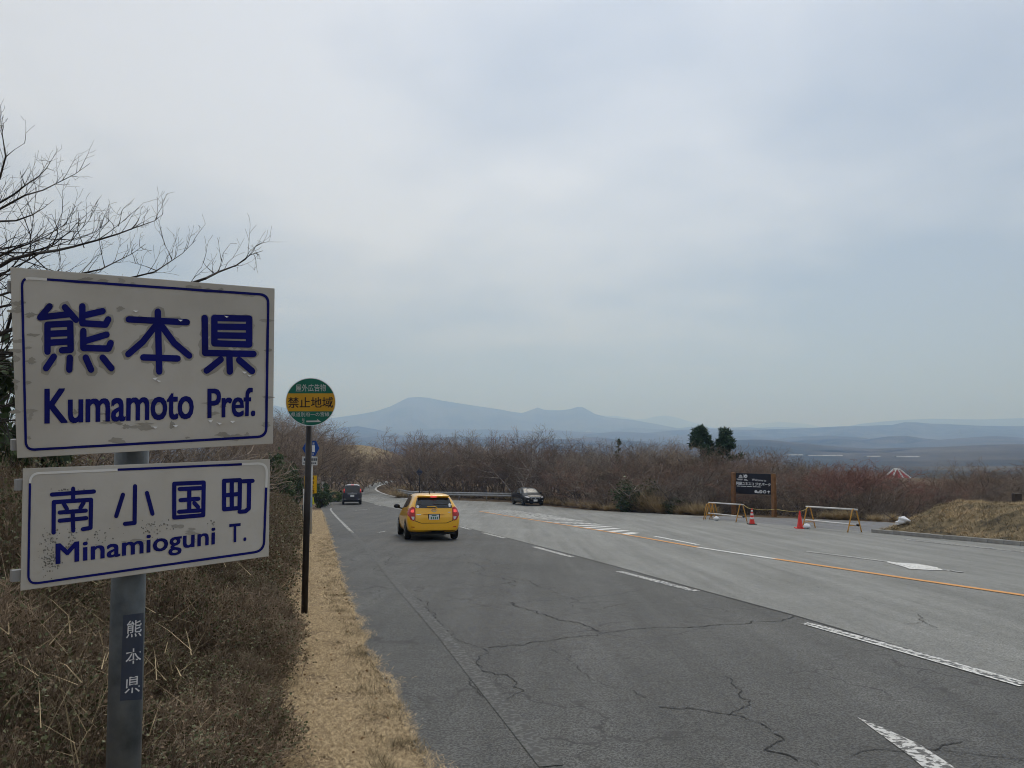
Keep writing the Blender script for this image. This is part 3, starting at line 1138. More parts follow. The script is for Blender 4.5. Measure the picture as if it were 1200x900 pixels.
# mould stains on the lower panel
for x0_, y0_, x1_, y1_, n in ((180, 330, 240, 470, 110), (280, 300, 310, 400, 40), (600, 280, 700, 340, 40), (865, 285, 885, 300, 10), (210, 150, 330, 160, 14), (360, 320, 470, 380, 26), (170, 420, 240, 480, 50)):
    vs, fs = [], []
    for _ in range(n):
        cx_, cy_, rr = jr.gauss((x0_ + x1_) / 2, (x1_ - x0_) / 3), jr.gauss((y0_ + y1_) / 2, (y1_ - y0_) / 3), jr.uniform(1.2, 4.2)
        b0 = len(vs)
        lf = jr.uniform(0.0005, 0.0011)
        vs += [pl2.p(*Z2(cx_ + rr * math.cos(a) * jr.uniform(0.5, 1.4), cy_ + rr * math.sin(a) * jr.uniform(0.5, 1.4)), lf) for a in (0, 1, 2, 3, 4, 5)]
        fs.append(tuple(range(b0, b0 + 6)))
    tag(sub(link('stain', mesh('stain', vs, fs), M['sign_stain'], panel2)), kind='stuff')


def border(plane, z, corners, rad, w, part, skip):
    """rounded frame line; skip(t) is True where the blue has come off"""
    cs = [Vector(c) for c in corners]
    path = []
    for i in range(4):
        p, a, c = cs[i], cs[i - 1], cs[(i + 1) % 4]
        da, dc = (a - p).normalized(), (c - p).normalized()
        for k in range(7):
            t = k / 6
            path.append(p + da * rad * (1 - t) ** 2 + dc * rad * t ** 2)
        q = cs[(i + 1) % 4]
        dq = (p - q).normalized()
        e0, e1 = p + dc * rad, q + dq * rad
        for k in range(1, 14):
            path.append(e0 + (e1 - e0) * k / 14)
    path.append(path[0])
    n = len(path) - 1
    runs = []
    for i in range(n):
        wh = skip(i, path[i])
        if runs and runs[-1][0] == wh:
            runs[-1][1].append(i)
        else:
            runs.append((wh, [i]))
    if len(runs) > 1 and runs[0][0] == runs[-1][0]:
        runs[0] = (runs[0][0], runs.pop()[1] + runs[0][1])
    for wh, idx in runs:
        vs, fs = [], []
        for k, i in enumerate(idx + [(idx[-1] + 1) % n]):
            a0, c1 = path[(i - 1) % n], path[(i + 1) % n]
            na = Vector((-(c1 - a0).y, (c1 - a0).x)).normalized()
            jj = jr.uniform(0.85, 1.1)
            vs += [plane.p(*z(*(path[i] + na * w / 2 * jj)), 0.0014), plane.p(*z(*(path[i] - na * w / 2)), 0.0014)]
            if k:
                fs.append((2 * k - 2, 2 * k, 2 * k + 1, 2 * k - 1))
        sub(link('border_line', mesh('border_line', vs, fs), M['sign_flake' if wh else 'sign_blue'], part))


border(pl1, Z1, [(90, 90), (1109, 161), (1100, 746), (107, 802)], 36, 11, panel1, lambda i, p: p.y < 100 and 100 < p.x < 178)
border(pl2, Z2, [(124, 88), (1104, 45), (1090, 408), (116, 546)], 40, 10, panel2, lambda i, p: p.y < 138 and (p.x < 434 or p.x > 950))

# decal wrapped on the pole
Z3 = lambda x, y: (x / 3.4625, 640 + y / 3.4625)


def on_pole(px, py, lift):
    """sight line on the pole's round surface"""
    r = ray(px, py)
    ax = Vector((-1.1025, 2.2285))
    o2, d2 = Vector((EYE.x, EYE.y)), Vector((r.x, r.y))
    a = d2.dot(d2)
    b2 = 2 * d2.dot(o2 - ax)
    c2 = (o2 - ax).dot(o2 - ax) - (r_ + lift) ** 2
    disc = max(0, b2 * b2 - 4 * a * c2)
    return EYE + r * ((-b2 - math.sqrt(disc)) / (2 * a))


dv, df = [], []
for j in range(13):
    for i in range(9):
        u, w = i / 8, j / 12
        xx = (500 + 83 * u) * (1 - w) + (487 + 88 * u) * w
        yy = (281 - 11 * u) * (1 - w) + (628 - 6 * u) * w
        dv.append(on_pole(*Z3(xx, yy), 0.0012))
for j in range(12):
    for i in range(8):
        a = j * 9 + i
        df.append((a, a + 1, a + 10, a + 9))
decal = local(link('decal', mesh('decal', dv, df, True), M['decal_navy'], place_sign))
for ch, q in (('熊', [(511, 374), (574, 364), (576, 296), (515, 304)]), ('本', [(509, 482), (573, 472), (573, 412), (511, 418)]), ('県', [(505, 600), (567, 592), (570, 525), (510, 533)])):
    uv, f, _ = text_outline(ch, 0.004)
    vs = []
    for u, w in uv:
        p = [Vector(c) for c in q]
        z = p[0] * (1 - u) * (1 - w) + p[1] * u * (1 - w) + p[2] * u * w + p[3] * (1 - u) * w
        vs.append(on_pole(*Z3(z.x, z.y), 0.0022))
    sub(link('kanji_character', mesh('kanji_character', vs, f), M['decal_white'], decal))


# ------------------------------------------------------------------ round notice on a dark pole
def disc_poly(plane, c, rx, ry, lift, n=48, y0=None, y1=None):
    """disc or a band of it, photo pixel circle carried to the plane"""
    pts = []
    for k in range(n):
        a = 2 * math.pi * k / n
        x, y = c[0] + rx * math.cos(a), c[1] + ry * math.sin(a)
        pts.append((x, y))
    return [plane.p(x, y, lift) for x, y in pts]


base = G(356.5, 720)
RS = empty('round_notice_sign', base, 0, 'round green and yellow notice sign on a thin dark pole at the verge', 'sign')
Y_RS = base.y
rp = Plane(at(364, 471, Y_RS - 0.06), Vector((0.20, -1, 0.02)))


def rel(o, root):
    o.location = -Vector(root.location)
    return o


rel(MB().tube([base - Vector((0, 0, 0.1)), at(362.5, 495, Y_RS)], 0.042, 16).build('pole', M['pole_brown'], RS, True), RS)
disc = rel(MB().prism(disc_poly(rp, (364, 471), 29.4, 28.2, -0.012), rp.n, 0.012).build('disc', M['rim_pale'], RS), RS)
dsub = lambda o: o
ZR = lambda x, y: (330 + x * 70 / 900, 430 + y * 70 / 900)


def band(y0_, y1_, lift, material):
    cx_, cy_, rx, ry = 364, 471, 28.6, 27.4
    pts = []
    for k in range(25):
        y = y0_ + (y1_ - y0_) * k / 24
        h = math.sqrt(max(0, 1 - ((y - cy_) / ry) ** 2)) * rx
        pts.append((cx_ + h, y))
    for k in range(25):
        y = y1_ + (y0_ - y1_) * k / 24
        h = math.sqrt(max(0, 1 - ((y - cy_) / ry) ** 2)) * rx
        pts.append((cx_ - h, y))
    return link('colour_band', mesh('colour_band', [rp.p(*q, lift) for q in pts], [tuple(range(50))]), material, disc)


band(443.65, 461.0, 0.002, M['sign_green'])
band(461.0, 482.0, 0.0021, M['sign_amber'])
band(482.0, 498.35, 0.002, M['sign_green'])
for body, q, mk, bd in (('屋外広告物', [(214, 372), (668, 368), (668, 258), (214, 262)], 'ink_pale', 0.0),
                        ('禁止地域', [(97, 618), (774, 614), (774, 452), (97, 456)], 'ink_black', 0.012),
                        ('県道別府一の宮線', [(143, 750), (720, 746), (720, 680), (143, 684)], 'ink_pale', 0.0),
                        ('起', [(306, 812), (346, 812), (346, 776), (306, 776)], 'ink_pale', 0.0), ('点', [(306, 852), (346, 852), (346, 818), (306, 818)], 'ink_pale', 0.0)):
    quad_text(rp, body, zq(ZR, q), 0.004, M[mk], disc, bold=bd)
link('arrow', mesh('arrow', [rp.p(*ZR(*q), 0.004) for q in [(374, 832), (600, 830), (530, 780), (545, 806), (374, 810)]], [(0, 1, 2, 3, 4)]), M['ink_pale'], disc)

# ------------------------------------------------------------------ small roadside signs on the left
def poly_px(plane, pts, lift):
    return [plane.p(*q, lift) for q in pts]


base = G(364.3, 626)
HX = empty('route_marker', base, 0, 'blue hexagonal route marker with white plate on a white pole', 'road sign')
Yh = base.y
hp = Plane(at(366, 525, Yh - 0.05), Vector((0.15, -1, 0)))
rel(MB().tube([base - Vector((0, 0, 0.1)), at(365.6, 517, Yh)], 0.036, 14).build('pole', M['pole_white'], HX, True), HX)
hexp = [(354.2, 525.5), (359.5, 516.4), (370.5, 516.4), (374.2, 525.2), (369.5, 534.2), (359, 534.2)]
hexo = rel(MB().prism(poly_px(hp, hexp, -0.01), hp.n, 0.01).build('hexagon_plate', M['route_blue'], HX), HX)
for x_ in (358.6, 365.8):
    quad_text(hp, '1', [(x_, 529.8), (x_ + 3.2, 529.8), (x_ + 3.2, 521.8), (x_, 521.8)], 0.004, M['ink_white'], hexo, bold=0.02)
quad_text(hp, '県道', [(363.8, 520.9), (368.6, 520.9), (368.6, 518.4), (363.8, 518.4)], 0.004, M['ink_white'], hexo)
quad_text(hp, '熊本', [(363.8, 533), (368, 533), (368, 531), (363.8, 531)], 0.004, M['ink_white'], hexo)
pp = rel(MB().prism(poly_px(hp, [(354.2, 535), (372, 535), (372, 545.2), (354.2, 545.2)], -0.01), hp.n, 0.01).build('name_plate', M['pole_white'], HX), HX)
for x in (356, 364.8, 367.3, 369.6):
    link('printed_mark', mesh('printed_mark', poly_px(hp, [(x, 537), (x + 1.7, 537), (x + 1.7, 540), (x, 540)], 0.003), [(3, 2, 1, 0)]), M['decal_navy'], pp)
for x in (355.6, 357.5, 365, 367.2, 369):
    link('printed_mark', mesh('printed_mark', poly_px(hp, [(x, 541.8), (x + 1.3, 541.8), (x + 1.3, 543.6), (x, 543.6)], 0.003), [(3, 2, 1, 0)]), M['decal_navy'], pp)
st = rel(MB().prism(poly_px(hp, [(362.6, 583), (365.6, 583), (365.6, 594), (362.6, 594)], 0.0), hp.n, 0.004).build('sticker', M['pale_blue'], HX), HX)

base = G(361.5, 622.5)
NB = empty('notice_board', base, 0, 'narrow yellow notice board with black characters behind the dark sign pole', 'sign')
npn = Plane(at(366, 568, base.y), Vector((0.15, -1, 0)))
rel(MB().tube([base - Vector((0, 0, 0.1)), at(361.5, 559, base.y + 0.04)], 0.018, 10).build('post', M['galvanised'], NB, True), NB)
nbb = rel(MB().prism(poly_px(npn, [(356.5, 557.8), (371.3, 557.2), (371, 578), (356.5, 578.8)], -0.012), npn.n, 0.012).build('board', M['notice_yellow'], NB), NB)
for k, ch in enumerate('県有土地'):
    quad_text(npn, ch, [(364.0, 562.3 + k * 5), (368.4, 562.3 + k * 5), (368.4, 558.4 + k * 5), (364.0, 558.4 + k * 5)], 0.004, M['ink_black'], nbb, name='kanji_character', bold=0.02)
fl = rel(MB().prism(poly_px(npn, [(366.2, 582), (367.2, 582), (368.6, 591), (366.2, 591)], -0.01), npn.n, 0.006).build('ribbon', M['notice_lime'], NB), NB)

base = G(356, 619)
DP = empty('delineator_post', base, 0, 'slim white delineator post beside the dark sign pole', 'post')
rel(MB().tube([base - Vector((0, 0, 0.1)), at(356.2, 573, base.y)], 0.034, 12).build('post', M['pole_white'], DP, True), DP)
rel(MB().lathe([(0.038, 0), (0.038, 0.10)], at(356.1, 580, base.y), 12).build('reflector', M['cone_white'], DP, True), DP)
base = G(355, 613)
bs = MB().tube([base - Vector((0, 0, 0.1)), at(354.6, 591.5, base.y)], 0.022, 10).build('boundary_stake', M['pole_brown'], None, True)
tag(bs, 'short dark stake in the verge beside the white delineator post', 'stake')

base = G(381, 581)
IB = empty('information_board', base, 0, 'small grey information board on a dark post beside the bend', 'notice board')
ip = Plane(at(380, 568, base.y), Vector((0.3, -1, 0)))
rel(MB().box(base + Vector((0.0, 0.05, 0.55)), (0.09, 0.09, 1.3)).build('post', M['timber_dark'], IB), IB)
fr = rel(MB().prism(poly_px(ip, [(376.2, 563.2), (382.4, 563), (382.4, 572.6), (376.2, 572.8)], -0.05), ip.n, 0.05).build('frame', M['timber_dark'], IB), IB)
link('panel', mesh('panel', poly_px(ip, [(376.8, 564.4), (381.2, 564.2), (381.2, 571.6), (376.8, 571.8)], 0.004), [(3, 2, 1, 0)]), M['pole_white'], fr)
link('printed_mark', mesh('printed_mark', poly_px(ip, [(379.3, 565.5), (380.3, 565.5), (380.3, 570.5), (379.3, 570.5)], 0.008), [(3, 2, 1, 0)]), M['galvanised'], fr)

base = G(403.6, 571)
SR = empty('restriction_sign', base, 0, 'small round red rimmed road sign on a post above the dark van', 'road sign')
sp_ = Plane(at(403.6, 559.3, base.y - 0.05), Vector((0.1, -1, 0)))
rel(MB().tube([base - Vector((0, 0, 0.1)), at(403.8, 557, base.y)], 0.04, 10).build('post', M['galvanised'], SR, True), SR)
for rr, lf, mk, nm in ((3.1, 0.0, 'ink_white', 'disc'), (2.95, 0.008, 'cone_red', 'red_ring'), (2.0, 0.012, 'ink_white', 'disc_field'), (1.0, 0.016, 'route_blue', 'symbol')):
    rel(MB().prism(disc_poly(sp_, (403.6, 559.3), rr, rr, lf - 0.005, 20), sp_.n, 0.005).build(nm, M[mk], SR), SR)

base = G(491.6, 585.2)
DS = empty('warning_sign', base, 0, 'dark diamond shaped sign on a post behind the guardrail', 'road sign')
dpn = Plane(at(491.6, 553.3, base.y - 0.06), Vector((0.05, -1, 0)))
rel(MB().tube([base - Vector((0, 0, 0.1)), at(491.8, 551, base.y)], 0.042, 10).build('post', M['car_trim'], DS, True), DS)
dp_ = rel(MB().prism(poly_px(dpn, [(491.5, 548.8), (495.6, 553.2), (491.5, 557.8), (487.4, 553.2)], -0.02), dpn.n, 0.02).build('plate', M['plate_slate'], DS), DS)

# ================================================================== cars
def car_body(name, st, root, material, level=2):
    """st: stations from rear to front: y, zbot, wsill, wmid, zbelt, wbelt, ztop, wtop"""
    vs, fs = [], []
    for (y, zb, ws, wm, zbe, wb, zt, wt) in st:
        half = [(ws * 0.55, zb), (ws * 0.93, zb + 0.01), (ws, zb + 0.09), (wm, zb + (zbe - zb) * 0.55), (wb, zbe), (wt + (wb - wt) * 0.10, zt - (zt - zbe) * 0.16 - 0.008), (wt * 0.88, zt - 0.008), (wt * 0.45, zt + 0.004)]
        ring = [(-x, z) for x, z in half] + [(x, z) for x, z in reversed(half)]
        vs += [(x, y, z) for x, z in ring]
    n = 16
    for i in range(len(st) - 1):
        for k in range(n):
            k2 = (k + 1) % n
            fs.append((i * n + k, (i + 1) * n + k, (i + 1) * n + k2, i * n + k2))
    # end caps as strips
    for base_, flip in ((0, False), ((len(st) - 1) * n, True)):
        for k in range(7):
            q = (base_ + k, base_ + k + 1, base_ + 14 - k, base_ + 15 - k)
            fs.append(tuple(reversed(q)) if flip else q)
    me = mesh(name, vs, fs, True)
    bm = bmesh.new()
    bm.from_mesh(me)
    bmesh.ops.recalc_face_normals(bm, faces=bm.faces)
    bm.to_mesh(me)
    bm.free()
    o = link(name, me, material, root)
    md = o.modifiers.new('s', 'SUBSURF')
    md.levels = md.render_levels = level
    o.matrix_world = Matrix.Identity(4)
    dg = bpy.context.evaluated_depsgraph_get()
    ev = o.evaluated_get(dg)
    me2 = bpy.data.meshes.new_from_object(ev)
    o.modifiers.clear()
    o.data = me2
    me2.polygons.foreach_set('use_smooth', [True] * len(me2.polygons))
    if not me2.materials:
        me2.materials.append(material)
    bvh = BVHTree.FromPolygons([v.co.copy() for v in me2.vertices], [tuple(p.vertices) for p in me2.polygons])
    return o, bvh


def skin_patch(name, bvh, poly, view, material, parent, off=0.006, grid=0.05, mirror=False):
    """panel that lies on the body: outline seen from 'rear', 'front', 'left', 'right' or 'top', thrown on the surface"""
    outs = []
    for sgn in ((1, -1) if mirror else (1,)):
        bm = bmesh.new()
        pts = [(a * (sgn if view in ('rear', 'front', 'top') else 1), c) for a, c in poly]
        f = bm.faces.new([bm.verts.new((a, c, 0)) for a, c in pts])
        bmesh.ops.triangulate(bm, faces=[f])
        for ax in (0, 1):
            lo = min(p[ax] for p in pts)
            hi = max(p[ax] for p in pts)
            v = math.ceil(lo / grid) * grid
            while v < hi:
                co_ = [0, 0, 0]
                no_ = [0, 0, 0]
                co_[ax] = v
                no_[ax] = 1
                bmesh.ops.bisect_plane(bm, geom=bm.verts[:] + bm.edges[:] + bm.faces[:], plane_co=co_, plane_no=no_)
                v += grid
        vw = view
        if mirror and view in ('left', 'right'):
            vw = 'left' if sgn == 1 else 'right'
        for v in bm.verts:
            a, c = v.co.x, v.co.y
            if vw == 'rear':
                o_, d_ = Vector((a, -4, c)), Vector((0, 1, 0))
            elif vw == 'front':
                o_, d_ = Vector((a, 4, c)), Vector((0, -1, 0))
            elif vw == 'left':
                o_, d_ = Vector((-3, a, c)), Vector((1, 0, 0))
            elif vw == 'right':
                o_, d_ = Vector((3, a, c)), Vector((-1, 0, 0))
            else:
                o_, d_ = Vector((a, c, 4)), Vector((0, 0, -1))
            h, nrm, _, _ = bvh.ray_cast(o_, d_)
            if h is None:
                h, nrm, _, _ = bvh.find_nearest(o_ + d_ * 3)
                nrm = -d_
            if nrm.dot(d_) > 0:
                nrm = -nrm
            v.co = h + nrm * off
        me = bpy.data.meshes.new(name)
        bm.to_mesh(me)
        bm.free()
        me.polygons.foreach_set('use_smooth', [True] * len(me.polygons))
        outs.append(link(name, me, material, parent))
    return outs


def wheel(root, x, y, r, w, rimmat, spokes=5):
    s = 1 if x > 0 else -1
    e = empty('wheel', (x, y, r))
    e.parent = root
    t_ = MB().lathe([(r * 0.62, -w / 2), (r * 0.93, -w / 2), (r, -w / 2 + 0.03), (r, w / 2 - 0.03), (r * 0.93, w / 2), (r * 0.62, w / 2)], (0, 0, 0), 28, 'x').build('tyre', M['tyre'], e, False)
    mb = MB()
    mb.lathe([(r * 0.60, s * (w / 2 - 0.035)), (r * 0.60, s * (w / 2 - 0.03))], (0, 0, 0), 24, 'x')
    mb.build('rim_dish', M['car_trim'], e)
    mb = MB()
    for k in range(spokes):
        a = 2 * math.pi * k / spokes
        rot = Matrix.Rotation(a, 3, 'X')
        mb.box(rot @ Vector((s * (w / 2 - 0.012), 0, r * 0.33)), (0.02, r * 0.22, r * 0.56), rot)
    mb.lathe([(r * 0.15, s * (w / 2 - 0.02)), (r * 0.12, s * (w / 2 + 0.002))], (0, 0, 0), 16, 'x')
    mb.tube([Vector((s * (w / 2 - 0.012), r * 0.61 * math.cos(2 * math.pi * k / 24), r * 0.61 * math.sin(2 * math.pi * k / 24))) for k in range(25)], 0.016, 6, False)
    mb.build('rim', rimmat, e)
    return e


def circle_pts(cx_, cy_, r, a0=0, a1=360, n=20):
    return [(cx_ + r * math.cos(R(a0 + (a1 - a0) * k / n)), cy_ + r * math.sin(R(a0 + (a1 - a0) * k / n))) for k in range(n + (0 if a1 - a0 == 360 else 1))]


def mirror_pair(root, x, y, z, material, sides=(-1, 1), size=(0.11, 0.06, 0.075)):
    for s in sides:
        mb = MB()
        v = []
        for i in range(7):
            for k in range(12):
                th = math.pi * (i + 0.35) / 6.7
                ph = 2 * math.pi * k / 12
                v.append(Vector((s * x + math.sin(th) * math.cos(ph) * size[0], y + math.sin(th) * math.sin(ph) * size[1], z + math.cos(th) * size[2])))
        f = [(i * 12 + k, i * 12 + (k + 1) % 12, (i + 1) * 12 + (k + 1) % 12, (i + 1) * 12 + k) for i in range(6) for k in range(12)]
        f += [tuple(range(12)), tuple(72 + k for k in range(12))]
        mb.add(v, f)
        mb.tube([(s * (x - 0.22), y + 0.05, z - 0.09), (s * x, y, z - 0.03)], 0.025, 8)
        mb.build('wing_mirror', material, root, True)


def seat_car(root, px, py, heading, y_guess=None):
    """stand the car on the slope, heading measured to the left of the viewing direction"""
    p = G(px, py)
    h = R(heading)
    dx, dy = -math.sin(h), math.cos(h)
    s = (road_z(p.y + 1) - road_z(p.y - 1)) / 2
    fwd = Vector((dx, dy, s * dy)).normalized()
    nrm = Vector((0, -s, 1)).normalized()
    rgt = fwd.cross(nrm).normalized()
    nrm = rgt.cross(fwd)
    m4 = Matrix((rgt, fwd, nrm)).transposed().to_4x4()
    m4.translation = p + nrm * 0.012
    root.matrix_world = m4
    return p


# ------------------------------------------------------------------ yellow hatchback, seen from behind
def build_hatchback():
    root = empty('hatchback_car', (0, 0, 0), 0, 'bright yellow hatchback with its brake lights on, driving in the dark lane', 'car')
    st = [(-2.00, 0.33, 0.62, 0.66, 0.62, 0.62, 0.70, 0.52),
          (-1.97, 0.27, 0.71, 0.765, 0.70, 0.745, 0.80, 0.66),
          (-1.90, 0.25, 0.765, 0.83, 0.82, 0.785, 1.02, 0.635),
          (-1.83, 0.24, 0.78, 0.845, 0.92, 0.79, 1.15, 0.575),
          (-1.72, 0.24, 0.79, 0.847, 0.98, 0.785, 1.30, 0.53),
          (-1.62, 0.23, 0.79, 0.847, 0.99, 0.785, 1.385, 0.53),
          (-1.45, 0.22, 0.79, 0.847, 1.00, 0.78, 1.425, 0.555),
          (-1.00, 0.20, 0.79, 0.847, 0.98, 0.78, 1.445, 0.565),
          (-0.40, 0.20, 0.79, 0.84, 0.95, 0.785, 1.455, 0.57),
          (0.20, 0.20, 0.79, 0.84, 0.92, 0.79, 1.42, 0.565),
          (0.55, 0.20, 0.79, 0.84, 0.90, 0.79, 1.30, 0.58),
          (1.00, 0.20, 0.79, 0.845, 0.87, 0.78, 1.05, 0.62),
          (1.25, 0.20, 0.79, 0.845, 0.84, 0.77, 0.93, 0.64),
          (1.60, 0.20, 0.77, 0.83, 0.76, 0.74, 0.84, 0.60),
          (1.88, 0.22, 0.70, 0.76, 0.66, 0.66, 0.72, 0.52),
          (1.99, 0.28, 0.55, 0.60, 0.52, 0.55, 0.56, 0.42)]
    body, bvh = car_body('body', st, root, M['car_yellow'])
    P = lambda *a, **k: skin_patch(*a, **k)
    gl = P('rear_window', bvh, [(-0.57, 0.99), (0.57, 0.99), (0.565, 1.10), (0.50, 1.30), (-0.50, 1.30), (-0.565, 1.10)], 'rear', M['glass_dark'], root)[0]
    P('seat_glimpse', bvh, [(-0.40, 1.09), (0.0, 1.09), (0.0, 1.23), (-0.38, 1.23)], 'rear', M['glass_mid'], gl, off=0.008)
    for x, z, rr in ((-0.50, 1.035, 0.045), (0.50, 1.10, 0.03), (0.50, 1.05, 0.035)):
        P('sticker', bvh, circle_pts(x, z, rr, n=10), 'rear', M['plate_white'], gl, off=0.010)
    sp0 = MB()
    sp0.box((0, -1.72, 1.352), (1.0, 0.16, 0.045))
    spo = sp0.build('spoiler', M['car_yellow'], root, True, 0.018)
    MB().box((0.0, -1.803, 1.338), (0.19, 0.02, 0.045)).build('high_brake_light', M['lamp_red_lit'], root, bevel=0.006)
    for s in (-1, 1):
        tl = P('tail_light', bvh, [(s * 0.575, 1.00), (s * 0.66, 1.03), (s * 0.77, 0.93), (s * 0.79, 0.80), (s * 0.72, 0.64), (s * 0.62, 0.60), (s * 0.575, 0.68)], 'rear', M['lamp_red'], root, off=0.014)[0]
        P('lit_lamp', bvh, [(s * 0.615, 0.945), (s * 0.69, 0.935), (s * 0.715, 0.88), (s * 0.68, 0.85), (s * 0.615, 0.86)], 'rear', M['lamp_red_lit'], tl, off=0.019)
        P('reversing_lamp', bvh, [(s * 0.605, 0.73), (s * 0.70, 0.73), (s * 0.67, 0.65), (s * 0.615, 0.64)], 'rear', M['lamp_clear'], tl, off=0.019)
        # the light also wraps round the corner
        P('tail_light', bvh, [(-1.66, 0.99), (-1.87, 0.97), (-1.91, 0.74), (-1.78, 0.82)], 'left' if s < 0 else 'right', M['lamp_red'], root, off=0.010)
    # tailgate joint lines and bumper crease
    for poly in ([(-0.585, 0.98), (-0.60, 0.98), (-0.595, 0.60), (-0.40, 0.525), (0.40, 0.525), (0.595, 0.60), (0.60, 0.98), (0.585, 0.98), (0.578, 0.612), (0.39, 0.540), (-0.39, 0.540), (-0.578, 0.612)],):
        P('tailgate_joint', bvh, poly, 'rear', M['car_trim'], root, off=0.003)
    MB().box((0, -1.975, 0.815), (0.66, 0.03, 0.022)).build('garnish', M['car_yellow'], root, True, 0.008)
    pr = MB().box((0.0, -1.988, 0.715), (0.37, 0.02, 0.20)).build('licence_plate', M['car_trim'], root)
    MB().box((0.0, -2.000, 0.715), (0.31, 0.008, 0.155)).build('plate_face', M['plate_white'], pr)
    for k in range(4):
        MB().box((-0.085 + k * 0.062, -2.006, 0.690), (0.035, 0.004, 0.075)).build('plate_mark', M['plate_green'], pr)
    MB().box((0.0, -2.006, 0.765), (0.15, 0.004, 0.025)).build('plate_mark', M['plate_green'], pr)
    MB().tube([(0.075 * math.cos(a), -1.945 + 0.0 * a, 0.925 + 0.042 * math.sin(a)) for a in np.linspace(0, 2 * math.pi, 19)], 0.008, 6, False).build('badge', M['chrome'], root, True)
    MB().tube([(0.034 * math.cos(a), -1.947, 0.925 + 0.038 * math.sin(a)) for a in np.linspace(0, 2 * math.pi, 15)], 0.006, 6, False).build('badge', M['chrome'], root, True)
    P('badge', bvh, [(-0.54, 0.785), (-0.40, 0.785), (-0.40, 0.805), (-0.54, 0.805)], 'rear', M['chrome'], root, off=0.006)
    P('badge', bvh, [(0.45, 0.85), (0.52, 0.85), (0.52, 0.87), (0.45, 0.87)], 'rear', M['chrome'], root, off=0.006)
    MB().tube([(0.10, -1.96, 0.985), (0.05, -1.955, 1.035), (-0.22, -1.945, 1.03)], 0.014, 6).build('wiper', M['car_yellow'], root, True)
    P('rear_skirt', bvh, [(-0.70, 0.245), (0.70, 0.245), (0.66, 0.31), (-0.66, 0.31)], 'rear', M['car_trim'], root, off=0.006)
    for s in (-1, 1):
        P('reflector', bvh, [(s * 0.60, 0.40), (s * 0.70, 0.41), (s * 0.70, 0.43), (s * 0.60, 0.425)], 'rear', M['lamp_red'], root, off=0.006)
    # sides
    P('rear_door_window', bvh, [(-0.32, 0.985), (-1.02, 1.02), (-1.30, 1.10), (-1.12, 1.27), (-0.82, 1.345), (-0.32, 1.365)], 'left', M['glass_dark'], root, mirror=True, off=0.006)
    P('front_door_window', bvh, [(-0.25, 0.985), (0.72, 0.94), (0.62, 1.02), (0.28, 1.24), (0.02, 1.335), (-0.25, 1.36)], 'left', M['glass_dark'], root, mirror=True, off=0.006)
    P('windscreen', bvh, [(-0.50, 1.06), (0.50, 1.06), (0.52, 1.20), (0.48, 1.36), (-0.48, 1.36), (-0.52, 1.20)], 'front', M['glass_dark'], root, off=0.006)
    for y in (-1.27, 1.28):
        P('wheel_arch', bvh, [(y + 0.345, 0.23)] + circle_pts(y, 0.30, 0.35, -8, 188, 16) + [(y - 0.345, 0.23)], 'left', M['car_trim'], root, mirror=True, off=0.004)
        for s in (-1, 1):
            wheel(root, s * 0.742, y, 0.305, 0.19, M['alloy'])
    for y in (-0.28, 0.78):
        P('door_joint', bvh, [(y, 0.30), (y + 0.012, 0.30), (y + 0.012, 0.97), (y, 0.97)], 'left', M['car_trim'], root, mirror=True, off=0.003)
    P('door_joint', bvh, [(-1.02, 0.75), (-1.005, 0.75), (-0.93, 0.55), (-0.93, 0.40), (-0.945, 0.40), (-0.945, 0.55)], 'left', M['car_trim'], root, mirror=True, off=0.003)
    for y in (-0.80, 0.05):
        P('door_handle', bvh, [(y, 0.865), (y + 0.20, 0.860), (y + 0.20, 0.895), (y, 0.90)], 'left', M['car_yellow'], root, mirror=True, off=0.022)
    mirror_pair(root, 0.945, 0.62, 1.00, M['car_trim'])
    MB().tube([(-0.08, -1.35, 1.43), (-0.08, -1.47, 1.53)], [0.014, 0.005], 6).build('aerial', M['car_trim'], root)
    MB().box((0, -0.2, 0.26), (1.36, 3.3, 0.16)).build('underbody', M['car_trim'], root)
    return root


car = build_hatchback()
seat_car(car, 499.5, 629.2, 13.0)


